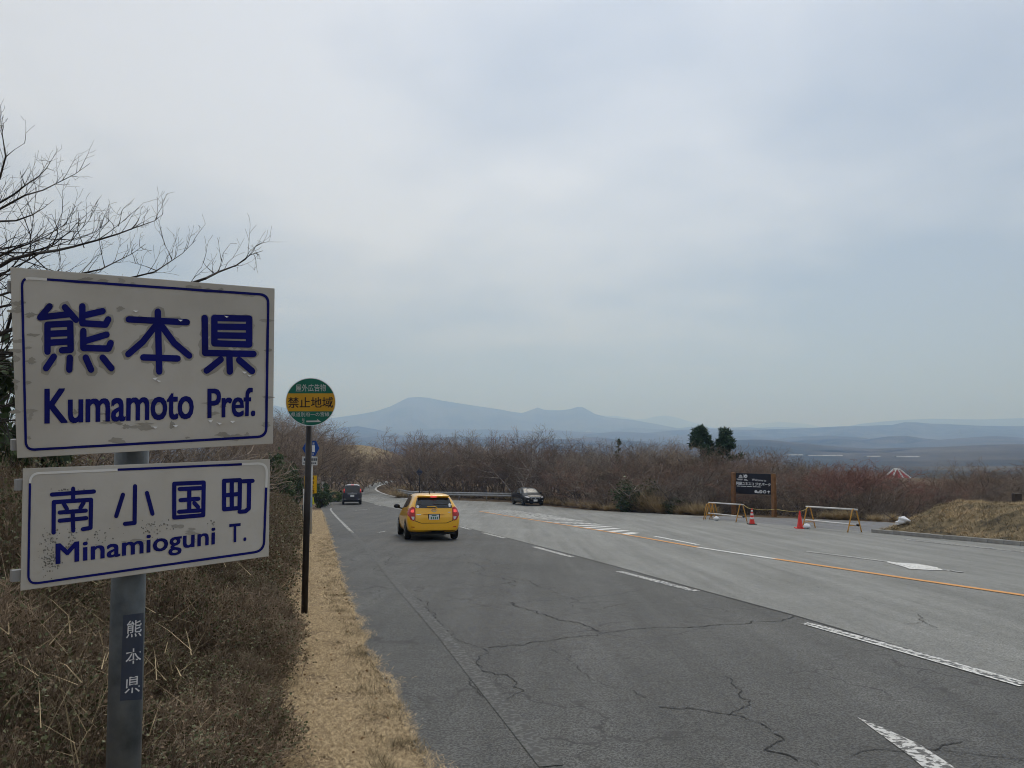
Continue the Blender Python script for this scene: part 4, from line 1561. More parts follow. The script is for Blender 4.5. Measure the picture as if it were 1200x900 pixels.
# ------------------------------------------------------------------ small dark van, seen from behind
def build_van():
    root = empty('minivan', (0, 0, 0), 0, 'small dark blue-grey boxy van braking before the bend', 'car')
    st = [(-1.85, 0.34, 0.66, 0.70, 0.80, 0.68, 0.95, 0.58),
          (-1.82, 0.28, 0.74, 0.80, 0.90, 0.78, 1.30, 0.70),
          (-1.77, 0.26, 0.78, 0.825, 0.98, 0.80, 1.66, 0.64),
          (-1.60, 0.24, 0.79, 0.835, 1.00, 0.81, 1.72, 0.65),
          (-0.90, 0.22, 0.79, 0.835, 1.00, 0.81, 1.735, 0.66),
          (0.00, 0.22, 0.79, 0.835, 0.98, 0.81, 1.735, 0.66),
          (0.60, 0.22, 0.79, 0.835, 0.97, 0.81, 1.68, 0.65),
          (1.00, 0.22, 0.79, 0.83, 0.96, 0.80, 1.36, 0.68),
          (1.30, 0.22, 0.78, 0.82, 0.93, 0.78, 1.06, 0.70),
          (1.65, 0.24, 0.74, 0.78, 0.84, 0.72, 0.94, 0.62),
          (1.83, 0.30, 0.62, 0.66, 0.68, 0.60, 0.74, 0.48)]
    body, bvh = car_body('body', st, root, M['car_slate'])
    P = skin_patch
    P('rear_window', bvh, [(-0.60, 1.06), (0.60, 1.06), (0.58, 1.60), (-0.58, 1.60)], 'rear', M['glass_dark'], root)
    P('roof_panel', bvh, [(-0.56, -1.70), (0.56, -1.70), (0.56, 0.5), (-0.56, 0.5)], 'top', M['lamp_clear'], root, off=0.006, grid=0.2)
    MB().box((0, -1.80, 1.70), (0.24, 0.03, 0.04)).build('high_brake_light', M['lamp_red_lit'], root)
    for s in (-1, 1):
        tl = P('tail_light', bvh, [(s * 0.63, 1.02), (s * 0.76, 1.05), (s * 0.74, 1.42), (s * 0.63, 1.42)], 'rear', M['lamp_red'], root, off=0.014)[0]
        P('lit_lamp', bvh, [(s * 0.66, 1.20), (s * 0.72, 1.21), (s * 0.715, 1.31), (s * 0.66, 1.31)], 'rear', M['lamp_red_lit'], tl, off=0.020)
        P('reflector', bvh, [(s * 0.50, 0.45), (s * 0.74, 0.47), (s * 0.74, 0.51), (s * 0.52, 0.50)], 'rear', M['chrome'], root, off=0.008)
    MB().box((0, -1.875, 0.92), (0.80, 0.03, 0.055)).build('chrome_bar', M['chrome'], root, bevel=0.008)
    MB().box((0, -1.885, 0.76), (0.33, 0.02, 0.165)).build('licence_plate', M['plate_white'], root)
    MB().tube([(0.05 * math.cos(a), -1.88, 1.01 + 0.035 * math.sin(a)) for a in np.linspace(0, 2 * math.pi, 13)], 0.01, 6, False).build('badge', M['chrome'], root)
    P('rear_door_window', bvh, [(-1.55, 1.06), (-0.35, 1.04), (-0.35, 1.58), (-1.50, 1.58)], 'left', M['glass_dark'], root, mirror=True)
    P('front_door_window', bvh, [(-0.28, 1.04), (0.75, 1.02), (0.45, 1.52), (-0.28, 1.57)], 'left', M['glass_dark'], root, mirror=True)
    P('windscreen', bvh, [(-0.58, 1.10), (0.58, 1.10), (0.55, 1.58), (-0.55, 1.58)], 'front', M['glass_dark'], root)
    P('rear_skirt', bvh, [(-0.72, 0.29), (0.72, 0.29), (0.68, 0.40), (-0.68, 0.40)], 'rear', M['car_trim'], root)
    for y in (-1.22, 1.25):
        P('wheel_arch', bvh, [(y + 0.34, 0.25)] + circle_pts(y, 0.29, 0.34, -8, 188, 14) + [(y - 0.34, 0.25)], 'left', M['car_trim'], root, mirror=True, off=0.004)
        for s in (-1, 1):
            wheel(root, s * 0.735, y, 0.29, 0.17, M['alloy'])
    mirror_pair(root, 0.95, 0.72, 1.10, M['car_trim'], size=(0.09, 0.05, 0.10))
    MB().box((0, 0, 0.30), (1.36, 3.1, 0.14)).build('underbody', M['car_trim'], root)
    return root


car = build_van()
seat_car(car, 412.0, 590.6, 13)


# ------------------------------------------------------------------ black saloon, coming towards the camera
def build_saloon():
    root = empty('saloon_car', (0, 0, 0), 0, 'black saloon car coming up the far side beside the guardrail', 'car')
    st = [(-2.46, 0.36, 0.62, 0.66, 0.70, 0.62, 0.82, 0.50),
          (-2.40, 0.28, 0.78, 0.84, 0.86, 0.78, 1.00, 0.66),
          (-2.10, 0.24, 0.84, 0.90, 0.94, 0.84, 1.08, 0.70),
          (-1.70, 0.22, 0.86, 0.92, 0.96, 0.86, 1.16, 0.66),
          (-1.20, 0.20, 0.86, 0.92, 0.96, 0.86, 1.36, 0.60),
          (-0.60, 0.20, 0.86, 0.92, 0.95, 0.865, 1.475, 0.60),
          (0.00, 0.20, 0.86, 0.92, 0.94, 0.865, 1.495, 0.61),
          (0.45, 0.20, 0.86, 0.92, 0.93, 0.86, 1.42, 0.62),
          (0.85, 0.20, 0.86, 0.92, 0.92, 0.86, 1.22, 0.66),
          (1.20, 0.20, 0.86, 0.92, 0.90, 0.85, 1.02, 0.70),
          (1.70, 0.20, 0.85, 0.91, 0.86, 0.84, 0.96, 0.66),
          (2.15, 0.21, 0.80, 0.87, 0.78, 0.78, 0.86, 0.60),
          (2.38, 0.24, 0.70, 0.76, 0.66, 0.68, 0.74, 0.52),
          (2.46, 0.30, 0.55, 0.60, 0.54, 0.55, 0.60, 0.42)]
    body, bvh = car_body('body', st, root, M['car_black'])
    P = skin_patch
    P('windscreen', bvh, [(-0.66, 1.03), (0.66, 1.03), (0.56, 1.41), (-0.56, 1.41)], 'front', M['glass_mid'], root)
    P('rear_window', bvh, [(-0.60, 1.14), (0.60, 1.14), (0.52, 1.40), (-0.52, 1.40)], 'rear', M['glass_dark'], root)
    for s in (-1, 1):
        P('headlight', bvh, [(s * 0.46, 0.66), (s * 0.58, 0.64), (s * 0.76, 0.70), (s * 0.80, 0.80), (s * 0.62, 0.78)], 'front', M['lamp_clear'], root, off=0.010)
        P('fog_light', bvh, [(s * 0.56, 0.40), (s * 0.66, 0.40), (s * 0.66, 0.46), (s * 0.56, 0.46)], 'front', M['lamp_clear'], root, off=0.010)
        P('tail_light', bvh, [(s * 0.5, 0.78), (s * 0.74, 0.78), (s * 0.74, 0.92), (s * 0.5, 0.92)], 'rear', M['lamp_red'], root, off=0.010)
    gr = P('grille', bvh, [(-0.36, 0.54), (0.36, 0.54), (0.42, 0.68), (-0.42, 0.68)], 'front', M['chrome'], root, off=0.012)[0]
    P('grille_mesh', bvh, [(-0.33, 0.56), (0.33, 0.56), (0.38, 0.655), (-0.38, 0.655)], 'front', M['car_trim'], gr, off=0.018)
    P('badge', bvh, circle_pts(0, 0.61, 0.05, n=10), 'front', M['chrome'], gr, off=0.024)
    MB().box((0, 2.475, 0.44), (0.33, 0.02, 0.165)).build('licence_plate', M['plate_white'], root)
    P('air_intake', bvh, [(-0.50, 0.27), (0.50, 0.27), (0.46, 0.36), (-0.46, 0.36)], 'front', M['car_trim'], root)
    P('front_door_window', bvh, [(-0.22, 1.00), (0.86, 0.985), (0.50, 1.22), (0.22, 1.36), (-0.22, 1.40)], 'left', M['glass_dark'], root, mirror=True)
    P('rear_door_window', bvh, [(-0.30, 1.00), (-1.30, 1.04), (-1.45, 1.10), (-1.05, 1.30), (-0.70, 1.38), (-0.30, 1.40)], 'left', M['glass_dark'], root, mirror=True)
    for y in (-1.45, 1.45):
        P('wheel_arch', bvh, [(y + 0.37, 0.23)] + circle_pts(y, 0.325, 0.375, -8, 188, 14) + [(y - 0.37, 0.23)], 'left', M['car_trim'], root, mirror=True, off=0.004)
        for s in (-1, 1):
            wheel(root, s * 0.80, y, 0.325, 0.22, M['alloy'], 7)
    mirror_pair(root, 1.0, 0.72, 1.02, M['car_black'])
    MB().box((0, 0, 0.28), (1.5, 4.2, 0.14)).build('underbody', M['car_trim'], root)
    return root


car = build_saloon()
seat_car(car, 618, 591.6, 180 + 15)

# ================================================================== plants
def prisms(segs, n=3):
    """segs: array (m,8): p0, p1, r0, r1 -> open tapered prisms"""
    s = np.asarray(segs, dtype=np.float64)
    p0, p1, r0, r1 = s[:, 0:3], s[:, 3:6], s[:, 6], s[:, 7]
    d = p1 - p0
    d /= np.maximum(np.linalg.norm(d, axis=1, keepdims=True), 1e-9)
    ref = np.where(np.abs(d[:, 2:3]) < 0.9, np.array([[0, 0, 1.0]]), np.array([[1.0, 0, 0]]))
    a = np.cross(d, ref)
    a /= np.linalg.norm(a, axis=1, keepdims=True)
    b = np.cross(d, a)
    m = len(s)
    v = np.zeros((m, 2 * n, 3))
    for k in range(n):
        t = 2 * math.pi * k / n
        o = a * math.cos(t) + b * math.sin(t)
        v[:, k] = p0 + o * r0[:, None]
        v[:, n + k] = p1 + o * r1[:, None]
    f = np.zeros((m, n, 4), dtype=np.int32)
    base_ = (np.arange(m) * 2 * n)[:, None]
    for k in range(n):
        k2 = (k + 1) % n
        f[:, k] = base_ + np.array([k, k2, n + k2, n + k])
    return v.reshape(-1, 3), f.reshape(-1, 4)


def norm(v):
    return v / max(1e-9, np.linalg.norm(v))


def grow(rg, p, d, length, r, lvl, maxl, out, nseg=5, kids=(7, 6, 6, 3), wob=0.13, lift=0.07, ang=(0.45, 0.95), ratio=(0.42, 0.68), first=0.25, rmin=0.006):
    pts = [p]
    for i in range(nseg):
        d = norm(d + rg.normal(0, wob, 3) + np.array([0, 0, lift]))
        q = p + d * (length / nseg)
        ra, rb = r * (1 - 0.75 * i / nseg), r * (1 - 0.75 * (i + 1) / nseg)
        out[lvl].append((*p, *q, max(ra, rmin), max(rb, rmin * 0.7)))
        p = q
        pts.append((p, d))
    if lvl >= maxl:
        return
    nk = kids[lvl]
    for k in range(nk):
        t = first + (1 - first) * (k + rg.uniform(0, 1)) / nk
        i = min(nseg - 1, int(t * nseg))
        pp, dd = pts[i + 1]
        az = rg.uniform(0, 2 * math.pi)
        u = norm(np.cross(dd, norm(rg.normal(0, 1, 3))))
        th = rg.uniform(*ang)
        nd = norm(dd * math.cos(th) + u * math.sin(th))
        grow(rg, pp, nd, length * rg.uniform(*ratio) * (1.15 - 0.45 * t), r * 0.5 * (1.1 - 0.4 * t), lvl + 1, maxl, out, max(2, nseg - 1), kids, wob * 1.1, lift * 0.9, ang, ratio, 0.2, rmin)


def bare_tree_meshes(seed, H, stems, spread, kids=(8, 6, 5, 3), r0=0.07, lean=0.25, rmin=0.007, maxl=3):
    rg = np.random.default_rng(seed)
    out = [[] for _ in range(maxl + 1)]
    for s in range(stems):
        az = 2 * math.pi * (s + rg.uniform(-.3, .3)) / stems
        ln = lean * rg.uniform(0.5, 1.4) if stems > 1 else lean * 0.25
        d = norm(np.array([math.cos(az) * ln, math.sin(az) * ln, 1]))
        p = np.array([math.cos(az), math.sin(az), 0]) * (0.12 * spread if stems > 1 else 0) + np.array([0, 0, -0.15])
        grow(rg, p, d, H * rg.uniform(0.72, 0.95), r0 * rg.uniform(0.75, 1.1), 0, maxl, out, 6, kids, rmin=rmin)
    zmax = max(q[5] for l in out for q in l)
    k = H / zmax
    thick = np.array(out[0] + out[1])
    thin = np.array([q for l in out[2:] for q in l])
    for a in (thick, thin):
        a[:, 2] *= k
        a[:, 5] *= k
    tv, tf = prisms(thick, 5)
    cv, cf = prisms(thin, 3)
    return np_mesh('trunk', tv, tf, True), np_mesh('crown', cv, cf)


def plant(name, parts, loc, rz, scale, label=None, cat=None, group=None, tilt=(0, 0)):
    e = empty(name, loc, rz, label, cat, group)
    e.scale = scale if isinstance(scale, tuple) else (scale,) * 3
    e.rotation_euler = (tilt[0], tilt[1], rz)
    for nm, me, mt in parts:
        link(nm, me, mt, e)
    return e


TREES = [bare_tree_meshes(100 + k, 5.5, (3, 4, 2, 3, 4, 5)[k], 3, kids=((8, 6, 5, 3), (7, 6, 5, 3), (10, 6, 5, 3), (8, 7, 5, 3), (7, 6, 5, 3), (6, 6, 5, 3))[k], lean=(0.45, 0.6, 0.25, 0.35, 0.7, 0.55)[k]) for k in range(6)]
REDS = [bare_tree_meshes(140 + k, 3.6, 6, 2.5, kids=(7, 6, 5, 2), lean=0.55, r0=0.04) for k in range(3)]
BRUSH = [bare_tree_meshes(160 + k, 1.6, 7, 3.0, kids=(6, 5, 4), lean=0.9, r0=0.02, rmin=0.005, maxl=2) for k in range(4)]
for a, c in TREES:
    a.materials.append(M['bark'])
    c.materials.append(M['twig_brown'])
for a, c in REDS:
    a.materials.append(M['bark'])
    c.materials.append(M['twig_red'])
for a, c in BRUSH:
    a.materials.append(M['bark'])
    c.materials.append(M['twig_brown'])

VAR = []
for a, c in TREES:
    c2, c3 = c.copy(), c.copy()
    c2.materials[0] = M['twig_grey']
    c3.materials[0] = M['twig_rust']
    VAR.append((c, c, c2, c3))
vr = random.Random(21)
EDGE_PX = [(452, 570), (466, 576), (480, 581.5), (540, 583.5), (593, 585.5), (641, 590.5), (700, 597.5), (753, 600), (820, 603.2), (850, 602.2), (913, 604.2), (957, 607.4), (1040, 611)]
EDGE_X = [q[0] for q in EDGE_PX] + [1075, 1130, 1210, 1300]
EDGE_Y = [G(*q).y + 0.4 for q in EDGE_PX] + [42, 43, 44, 44]
TOP_X = [440, 460, 490, 520, 545, 575, 595, 612, 635, 655, 690, 730, 765, 800, 830, 870, 905, 940, 975, 1010, 1040, 1070, 1130, 1180, 1300]
TOP_R = [538, 528, 520, 518, 518, 520, 516, 515, 520, 522, 524, 526, 524, 523, 526, 532, 534, 538, 550, 549, 574, 572, 554, 552, 548]


def zone_label(px, front):
    if px < 590:
        return 'bare grey-brown tree in the thicket behind the steel guardrail', 'bare trees behind the guardrail'
    if px < 800:
        return 'bare grey-brown tree in the thicket beyond the black car', 'bare trees beyond the black car'
    if px < 935:
        return 'bare grey-brown tree in the scrub behind the welcome board', 'bare trees behind the welcome board'
    return 'bare grey-brown tree beyond the closed parking apron', 'bare trees beyond the parking apron'


for row in range(4):
    px = 448 + row * 5
    while px < 1225:
        px += vr.uniform(11, 19) * (1.0 + 0.15 * (px > 900))
        y = float(np.interp(px, EDGE_X, EDGE_Y)) + 2.6 + row * 4.6 + vr.uniform(-1.0, 1.4)
        if px > 930 and row == 0 and vr.random() < 0.5:
            continue
        top = float(np.interp(px, TOP_X, TOP_R)) + vr.gauss(0, 9) + (8 if row == 0 else 0)
        p = at(px, 500, y)
        gz = ground_z(p.x, y) - 0.1
        H = at(px, top, y).z - gz
        H = max(H, 1.8)
        if row == 0:
            H *= vr.uniform(0.62, 0.95)
        ti = vr.randrange(6)
        a, c = TREES[ti][0], VAR[ti][vr.randrange(4)]
        lb, gp = zone_label(px, row)
        s = H / 5.5
        wide = vr.uniform(0.85, 1.2) * max(1.0, min(1.5, 0.7 / s + 0.45))
        plant('bare_tree', (('trunk', a, None), ('crown', c, None)), (p.x, y, gz), vr.uniform(0, 6.28), (s * wide, s * wide, s), lb, 'tree', gp)

# one clear tall crown over the black car, one over the mound
FEAT = ((492, 86, 508, 2), (522, 88, 501, 1), (547, 84, 503, 3), (578, 86, 508, 2), (598, 80, 503, 0), (640, 78, 504, 3), (655, 70, 511, 2), (700, 66, 512, 1), (716, 68, 514, 2), (752, 62, 512, 3), (786, 60, 509, 0), (806, 58, 511, 2), (872, 58, 520, 2), (905, 62, 522, 0), (938, 60, 526, 3), (958, 62, 530, 2), (1175, 56, 541, 2), (1205, 58, 538, 0), (505, 80, 505, 0), (770, 64, 516, 2))
FEAT_LB = ['guardrail corner', 'dark diamond sign']
for (px, y, top, k) in FEAT:
    p = at(px, 500, y)
    gz = ground_z(p.x, y) - 0.1
    s = (at(px, top, y).z - gz) / 5.5
    lb, gp = ('slender bare tree rising above the thicket behind the guardrail', 'tall bare trees above the guardrail') if px < 590 else ('slender bare tree rising above the thicket between the black car and the pine', 'tall bare trees by the black car') if px < 830 else ('slender bare tree rising above the scrub right of the welcome board', 'tall bare trees past the welcome board')
    plant('bare_tree', (('trunk', TREES[k][0], None), ('crown', TREES[k][1], None)), (p.x, y, gz), vr.uniform(0, 6.28), (s * 0.8, s * 0.8, s), lb, 'tree', gp)
for (px, y, top, k, lb) in ((612, 72, 496, 4, 'tallest rounded bare tree, standing above the black car'), (1131, 52, 533, 4, 'dark forked bare tree standing alone behind the grass mound'), (432, 108, 516, 0, 'single open bare tree against the straw meadow behind the dark van')):
    p = at(px, 500, y)
    gz = ground_z(p.x, y) - 0.1
    s = (at(px, top, y).z - gz) / 5.5
    plant('bare_tree', (('trunk', TREES[k][0], None), ('crown', TREES[k][1], None)), (p.x, y, gz), 1.0 + px, (s * 1.05, s * 1.05, s), lb, 'tree')
# reddish shrubs by the apron
for px, y, top in ((975, 43, 545), (1000, 44.5, 535), (1018, 44, 538), (1048, 45, 575), (985, 47, 543), (1022, 47, 552), (1068, 45, 575), (1090, 47, 562), (1010, 50, 535)):
    p = at(px, 500, y)
    gz = ground_z(p.x, y) - 0.1
    s = (at(px, top, y).z - gz) / 3.6
    a, c = REDS[vr.randrange(3)]
    plant('red_twigged_shrub', (('trunk', a, None), ('crown', c, None)), (p.x, y, gz), vr.uniform(0, 6.28), s, 'reddish-brown leafless shrub with many upright stems beside the parking apron', 'shrub', 'reddish shrubs by the parking apron')
# low brush at the foot of the trees
px = 455
while px < 1200:
    px += vr.uniform(5, 12)
    y = float(np.interp(px, EDGE_X, EDGE_Y)) + vr.uniform(1.5, 3.2)
    if 1045 < px:
        y += 2
    p = at(px, 500, y)
    a, c = BRUSH[vr.randrange(4)]
    s = vr.uniform(0.6, 1.25)
    if px < 660:
        lb, gp = 'low tangled leafless bush along the guardrail side of the road', 'low bushes along the guardrail'
    elif px < 930:
        lb, gp = 'low tangled leafless bush at the foot of the roadside thicket', 'low bushes below the thicket'
    else:
        lb, gp = 'low tangled leafless bush at the back edge of the parking apron', 'low bushes behind the apron'
    plant('leafless_bush', (('trunk', a, None), ('crown', c, None)), (p.x, y, ground_z(p.x, y) - 0.08), vr.uniform(0, 6.28), (s * 1.3, s * 1.3, s), lb, 'bush', gp)

# trees on the left, inside of the bend and behind the signs
for row in range(4):
    px = 300 - row * 4
    while px < 470:
        px += vr.uniform(9, 15)
        y = 80 + row * 9 + vr.uniform(-3, 3) + max(0, px - 425) * 0.75
        if (px > 372 and row == 0) or (px > 415 and row == 1):
            continue
        top = float(np.interp(px, [300, 325, 345, 365, 385, 405, 430, 470], [470, 478, 486, 492, 503, 520, 528, 522])) + abs(vr.gauss(0, 6))
        p = at(px, 500, y)
        gz = ground_z(p.x, y) - 0.1
        s = max(1.5, at(px, top, y).z - gz) / 5.5 * (0.8 if row == 0 else 1)
        a, c = TREES[vr.randrange(6)]
        plant('bare_tree', (('trunk', a, None), ('crown', c, None)), (p.x, y, gz), vr.uniform(0, 6.28), (s * 0.95, s * 0.95, s), 'bare brown tree in the wood on the inside of the bend beyond the route marker', 'tree', 'bare trees inside the bend')
for px, y, top in ((15, 17, 470), (70, 20, 480), (120, 22, 478), (165, 26, 470), (205, 25, 490), (240, 30, 480), (275, 33, 476), (285, 38, 482), (300, 44, 488), (40, 26, 470), (220, 38, 470), (-20, 22, 420)):
    p = at(px, 500, y)
    gz = ground_z(p.x, y) - 0.1
    s = (at(px, top, y).z - gz) / 5.5
    a, c = TREES[vr.randrange(6)]
    plant('bare_tree', (('trunk', a, None), ('crown', c, None)), (p.x, y, gz), vr.uniform(0, 6.28), ((s * 0.7, s * 0.7, s) if px > 230 else (s * 1.25, s * 1.25, s)), 'bare brown tree on the bank behind the white place name sign', 'tree', 'bare trees on the bank behind the place name sign')
for k in range(26):
    px = vr.uniform(-20, 345)
    y = vr.uniform(13, 34)
    p = at(px, 500, y)
    if p.x > float(np.interp(y, [2, 5, 10, 19, 38, 60], [-0.62, -1.45, -2.95, -5.6, -11.0, -18.5])) - 2.5:
        continue
    a, c = BRUSH[vr.randrange(4)]
    s = vr.uniform(0.9, 1.7)
    plant('leafless_bush', (('trunk', a, None), ('crown', c, None)), (p.x, y, ground_z(p.x, y) - 0.08), vr.uniform(0, 6.28), (s * 1.4, s * 1.4, s), 'tangled leafless bush on the bank behind the place name sign', 'bush', 'leafless bushes on the bank')

# ------------------------------------------------------------------ the near bare tree whose boughs reach over the sign
ZT = lambda x, y: (x / 3.75, 120 + y / 3.75)
BOUGHS = [[(-420, 980), (-200, 820), (0, 720), (50, 690), (150, 665), (250, 650), (330, 632), (430, 605), (520, 578), (600, 548), (680, 520), (717, 490)],
          [(-420, 900), (-180, 740), (0, 675), (60, 645), (130, 620), (200, 590), (270, 545), (350, 512)],
          [(-400, 640), (-150, 540), (0, 468), (60, 435), (110, 408), (190, 385), (250, 355), (330, 315), (395, 268)],
          [(-380, 600), (-150, 500), (0, 440), (60, 405), (110, 365), (170, 325), (205, 290), (222, 257)],
          [(-300, 700), (-60, 430), (0, 330), (25, 240), (10, 140), (7, 80)],
          [(-380, 640), (-150, 540), (0, 523), (70, 520), (140, 495), (190, 465), (235, 430)],
          [(-420, 1040), (-100, 880), (150, 800), (370, 750), (440, 735), (520, 695), (580, 665), (640, 622)],
          [(-420, 1100), (0, 900), (300, 830), (600, 765), (680, 745), (740, 705), (800, 665), (860, 605)],
          [(-420, 1180), (100, 980), (500, 880), (830, 800), (900, 775), (960, 745), (1040, 715), (1100, 670), (1155, 652)],
          [(-420, 1220), (-60, 1060), (30, 1000), (60, 900), (120, 850), (200, 820), (260, 735)]]
SIDE = [[(430, 605), (480, 570), (530, 530), (610, 462)], [(300, 625), (345, 570), (390, 520), (432, 445)], [(130, 620), (140, 560), (150, 480), (160, 375)], [(200, 600), (330, 605), (420, 570), (480, 522)],
        [(25, 240), (60, 210), (110, 178)], [(755, 690), (740, 655), (720, 620)], [(940, 750), (910, 725), (890, 700)], [(960, 745), (968, 715), (975, 690)], [(260, 650), (266, 690), (258, 735)], [(520, 545), (530, 510), (535, 480)], [(575, 560), (600, 530), (612, 505)],
        [(0, 640), (30, 620), (20, 570)], [(370, 640), (340, 560), (350, 515)], [(110, 365), (95, 330), (88, 300)], [(1040, 715), (1080, 690), (1125, 632)], [(690, 740), (640, 720), (570, 700)], [(460, 725), (450, 680), (440, 632)], [(215, 600), (250, 540), (275, 480)]]
tr_y = 8.4
tp = at(-130, 500, tr_y)
trunk_foot = Vector((tp.x, tr_y, ground_z(tp.x, tr_y) - 0.2))
near_tree = empty('bare_tree', trunk_foot, 0, 'big leafless tree at the edge of the view with thin boughs reaching above the sign', 'tree')
trng = np.random.default_rng(77)
tk, tw = [], []
crown_base = Vector((trunk_foot.x, tr_y, at(-130, 470, tr_y).z))
MB().tube([trunk_foot, trunk_foot.lerp(crown_base, 0.5) + Vector((0.1, 0, 0)), crown_base, crown_base + Vector((-0.2, 0.1, 2.2)), crown_base + Vector((-0.1, 0.0, 4.0))], [0.19, 0.15, 0.12, 0.07, 0.02], 12).build('trunk', M['bark_dark'], near_tree, True).location = -trunk_foot


def bough(pts, y, r, lvl):
    q = [np.array(at(*ZT(a, b_), y + 0.35 * math.sin(k * 1.3 + lvl) + 0.02 * k)) for k, (a, b_) in enumerate(pts)]
    n = len(q)
    for i in range(n - 1):
        m_ = 3
        for j in range(m_):
            t0, t1 = (i + j / m_) / (n - 1), (i + (j + 1) / m_) / (n - 1)
            a = q[i] + (q[i + 1] - q[i]) * j / m_
            c = q[i] + (q[i + 1] - q[i]) * (j + 1) / m_
            if j < m_ - 1:
                q_next = c + trng.normal(0, 0.006, 3)
            tk.append((*a, *c, max(0.0028, r * (1 - 0.93 * t0)), max(0.0022, r * (1 - 0.93 * t1))))
        if i >= 1 and lvl < 2:
            for _ in range(2 + (lvl == 0)):
                if trng.random() < 0.85:
                    d = norm(q[i + 1] - q[i])
                    side = np.array([0, trng.uniform(-0.5, 0.5), trng.choice([-0.4, 1, 1])]) + np.array([trng.uniform(-.4, .4), 0, 0])
                    nd = norm(d * trng.uniform(0.5, 1.1) + side * trng.uniform(0.4, 0.9))
                    s0 = q[i] + (q[i + 1] - q[i]) * trng.uniform(0, 1)
                    o_ = [[], [], []]
                    grow(trng, s0, nd, trng.uniform(0.14, 0.42), 0.004, 0, 1, o_, 4, (3, 2), 0.12, 0.05, (0.4, 0.9), (0.3, 0.55), 0.25, 0.0018)
                    for l in o_:
                        tw.extend(l)


for k, b_ in enumerate(BOUGHS):
    bough(b_, tr_y - 0.3 + 0.25 * (k % 4), 0.026 if k in (0, 8, 9) else 0.018, 0)
for k, b_ in enumerate(SIDE):
    bough(b_, tr_y - 0.2, 0.006, 1)
# boughs filling the left edge
for k in range(16):
    a = np.array(crown_base) + np.array([0.1, 0, trng.uniform(-0.6, 1.6)])
    o_ = [[], [], [], []]
    grow(trng, a, norm(np.array([1, trng.uniform(-.5, .5), trng.uniform(-0.1, 0.9)])), trng.uniform(1.3, 1.9), 0.022, 0, 2, o_, 6, (6, 5, 2), 0.14, 0.03, (0.4, 0.9), (0.35, 0.6), 0.25, 0.002)
    tk.extend(o_[0])
    for l in o_[1:]:
        tw.extend(l)
v_, f_ = prisms(tk, 5)
link('boughs', np_mesh('boughs', v_, f_, True), M['bark_dark'], near_tree).location = -trunk_foot
v_, f_ = prisms(tw, 3)
link('crown', np_mesh('crown', v_, f_), M['twig_dark'], near_tree).location = -trunk_foot


# ------------------------------------------------------------------ leafy shrubs
def leaf_quads(rg, pos, dirs, size, aspect=0.45):
    n = len(pos)
    d = dirs / np.maximum(np.linalg.norm(dirs, axis=1, keepdims=True), 1e-9)
    u = rg.normal(0, 1, (n, 3))
    u -= d * (u * d).sum(1, keepdims=True)
    u /= np.maximum(np.linalg.norm(u, axis=1, keepdims=True), 1e-9)
    s = size * rg.uniform(0.6, 1.3, (n, 1))
    a = pos
    b_ = pos + d * s * 0.5 + u * s * aspect
    c = pos + d * s
    e = pos + d * s * 0.5 - u * s * aspect
    v = np.stack([a, b_, c, e], 1).reshape(-1, 3)
    f = np.arange(n * 4).reshape(-1, 4)
    return v, f


def azalea(seed, Rr, H, n_stems, n_leaf, leaf, maxl=2):
    """dense clipped shrub: fine forked twigs up to a rounded skin, small leaves at their ends"""
    rg = np.random.default_rng(seed)
    segs, tips, tdir = [], [], []
    for s in range(n_stems):
        az = rg.uniform(0, 2 * math.pi)
        rr = math.sqrt(rg.uniform(0, 1))
        zz = math.sqrt(max(0, 1 - rr * rr * 0.92)) * rg.uniform(0.82, 1.08)
        end = np.array([math.cos(az) * rr * Rr, math.sin(az) * rr * Rr, zz * H])
        st = np.array([end[0] * 0.45, end[1] * 0.45, rg.uniform(0, 0.25) * H])
        mid = (st + end) / 2 + rg.normal(0, 0.05, 3) + np.array([end[0] * 0.12, end[1] * 0.12, 0])
        segs.append((*st, *mid, 0.0045, 0.0032))
        segs.append((*mid, *end, 0.0032, 0.0016))
        dd = norm(end - mid)
        for k in range(5):
            b0 = mid + (end - mid) * rg.uniform(0.2, 1.0)
            nd = norm(dd + rg.normal(0, 0.55, 3))
            q = b0 + nd * rg.uniform(0.06, 0.17)
            segs.append((*b0, *q, 0.0022, 0.0013))
            tips.append(q)
            tdir.append(nd)
            for j in range(2):
                b1 = b0 + (q - b0) * rg.uniform(0.3, 0.9)
                nd2 = norm(nd + rg.normal(0, 0.7, 3))
                q2 = b1 + nd2 * rg.uniform(0.03, 0.09)
                segs.append((*b1, *q2, 0.0015, 0.001))
                tips.append(q2)
                tdir.append(nd2)
    tips, tdir = np.array(tips), np.array(tdir)
    idx = rg.integers(0, len(tips), n_leaf)
    pos = tips[idx] - tdir[idx] * rg.uniform(0, 0.05, (n_leaf, 1)) + rg.normal(0, 0.006, (n_leaf, 3))
    lv, lf = leaf_quads(rg, pos, tdir[idx] + rg.normal(0, 0.8, (n_leaf, 3)), leaf)
    nb = int(n_leaf * 0.36)
    tv, tf = prisms(segs, 3)
    bme = np_mesh('brown_leaves', lv[:nb * 4], lf[:nb])
    gme_ = np_mesh('leaves', lv[nb * 4:], lf[nb:] - nb * 4)
    tme = np_mesh('branches', tv, tf)
    return tme, gme_, bme


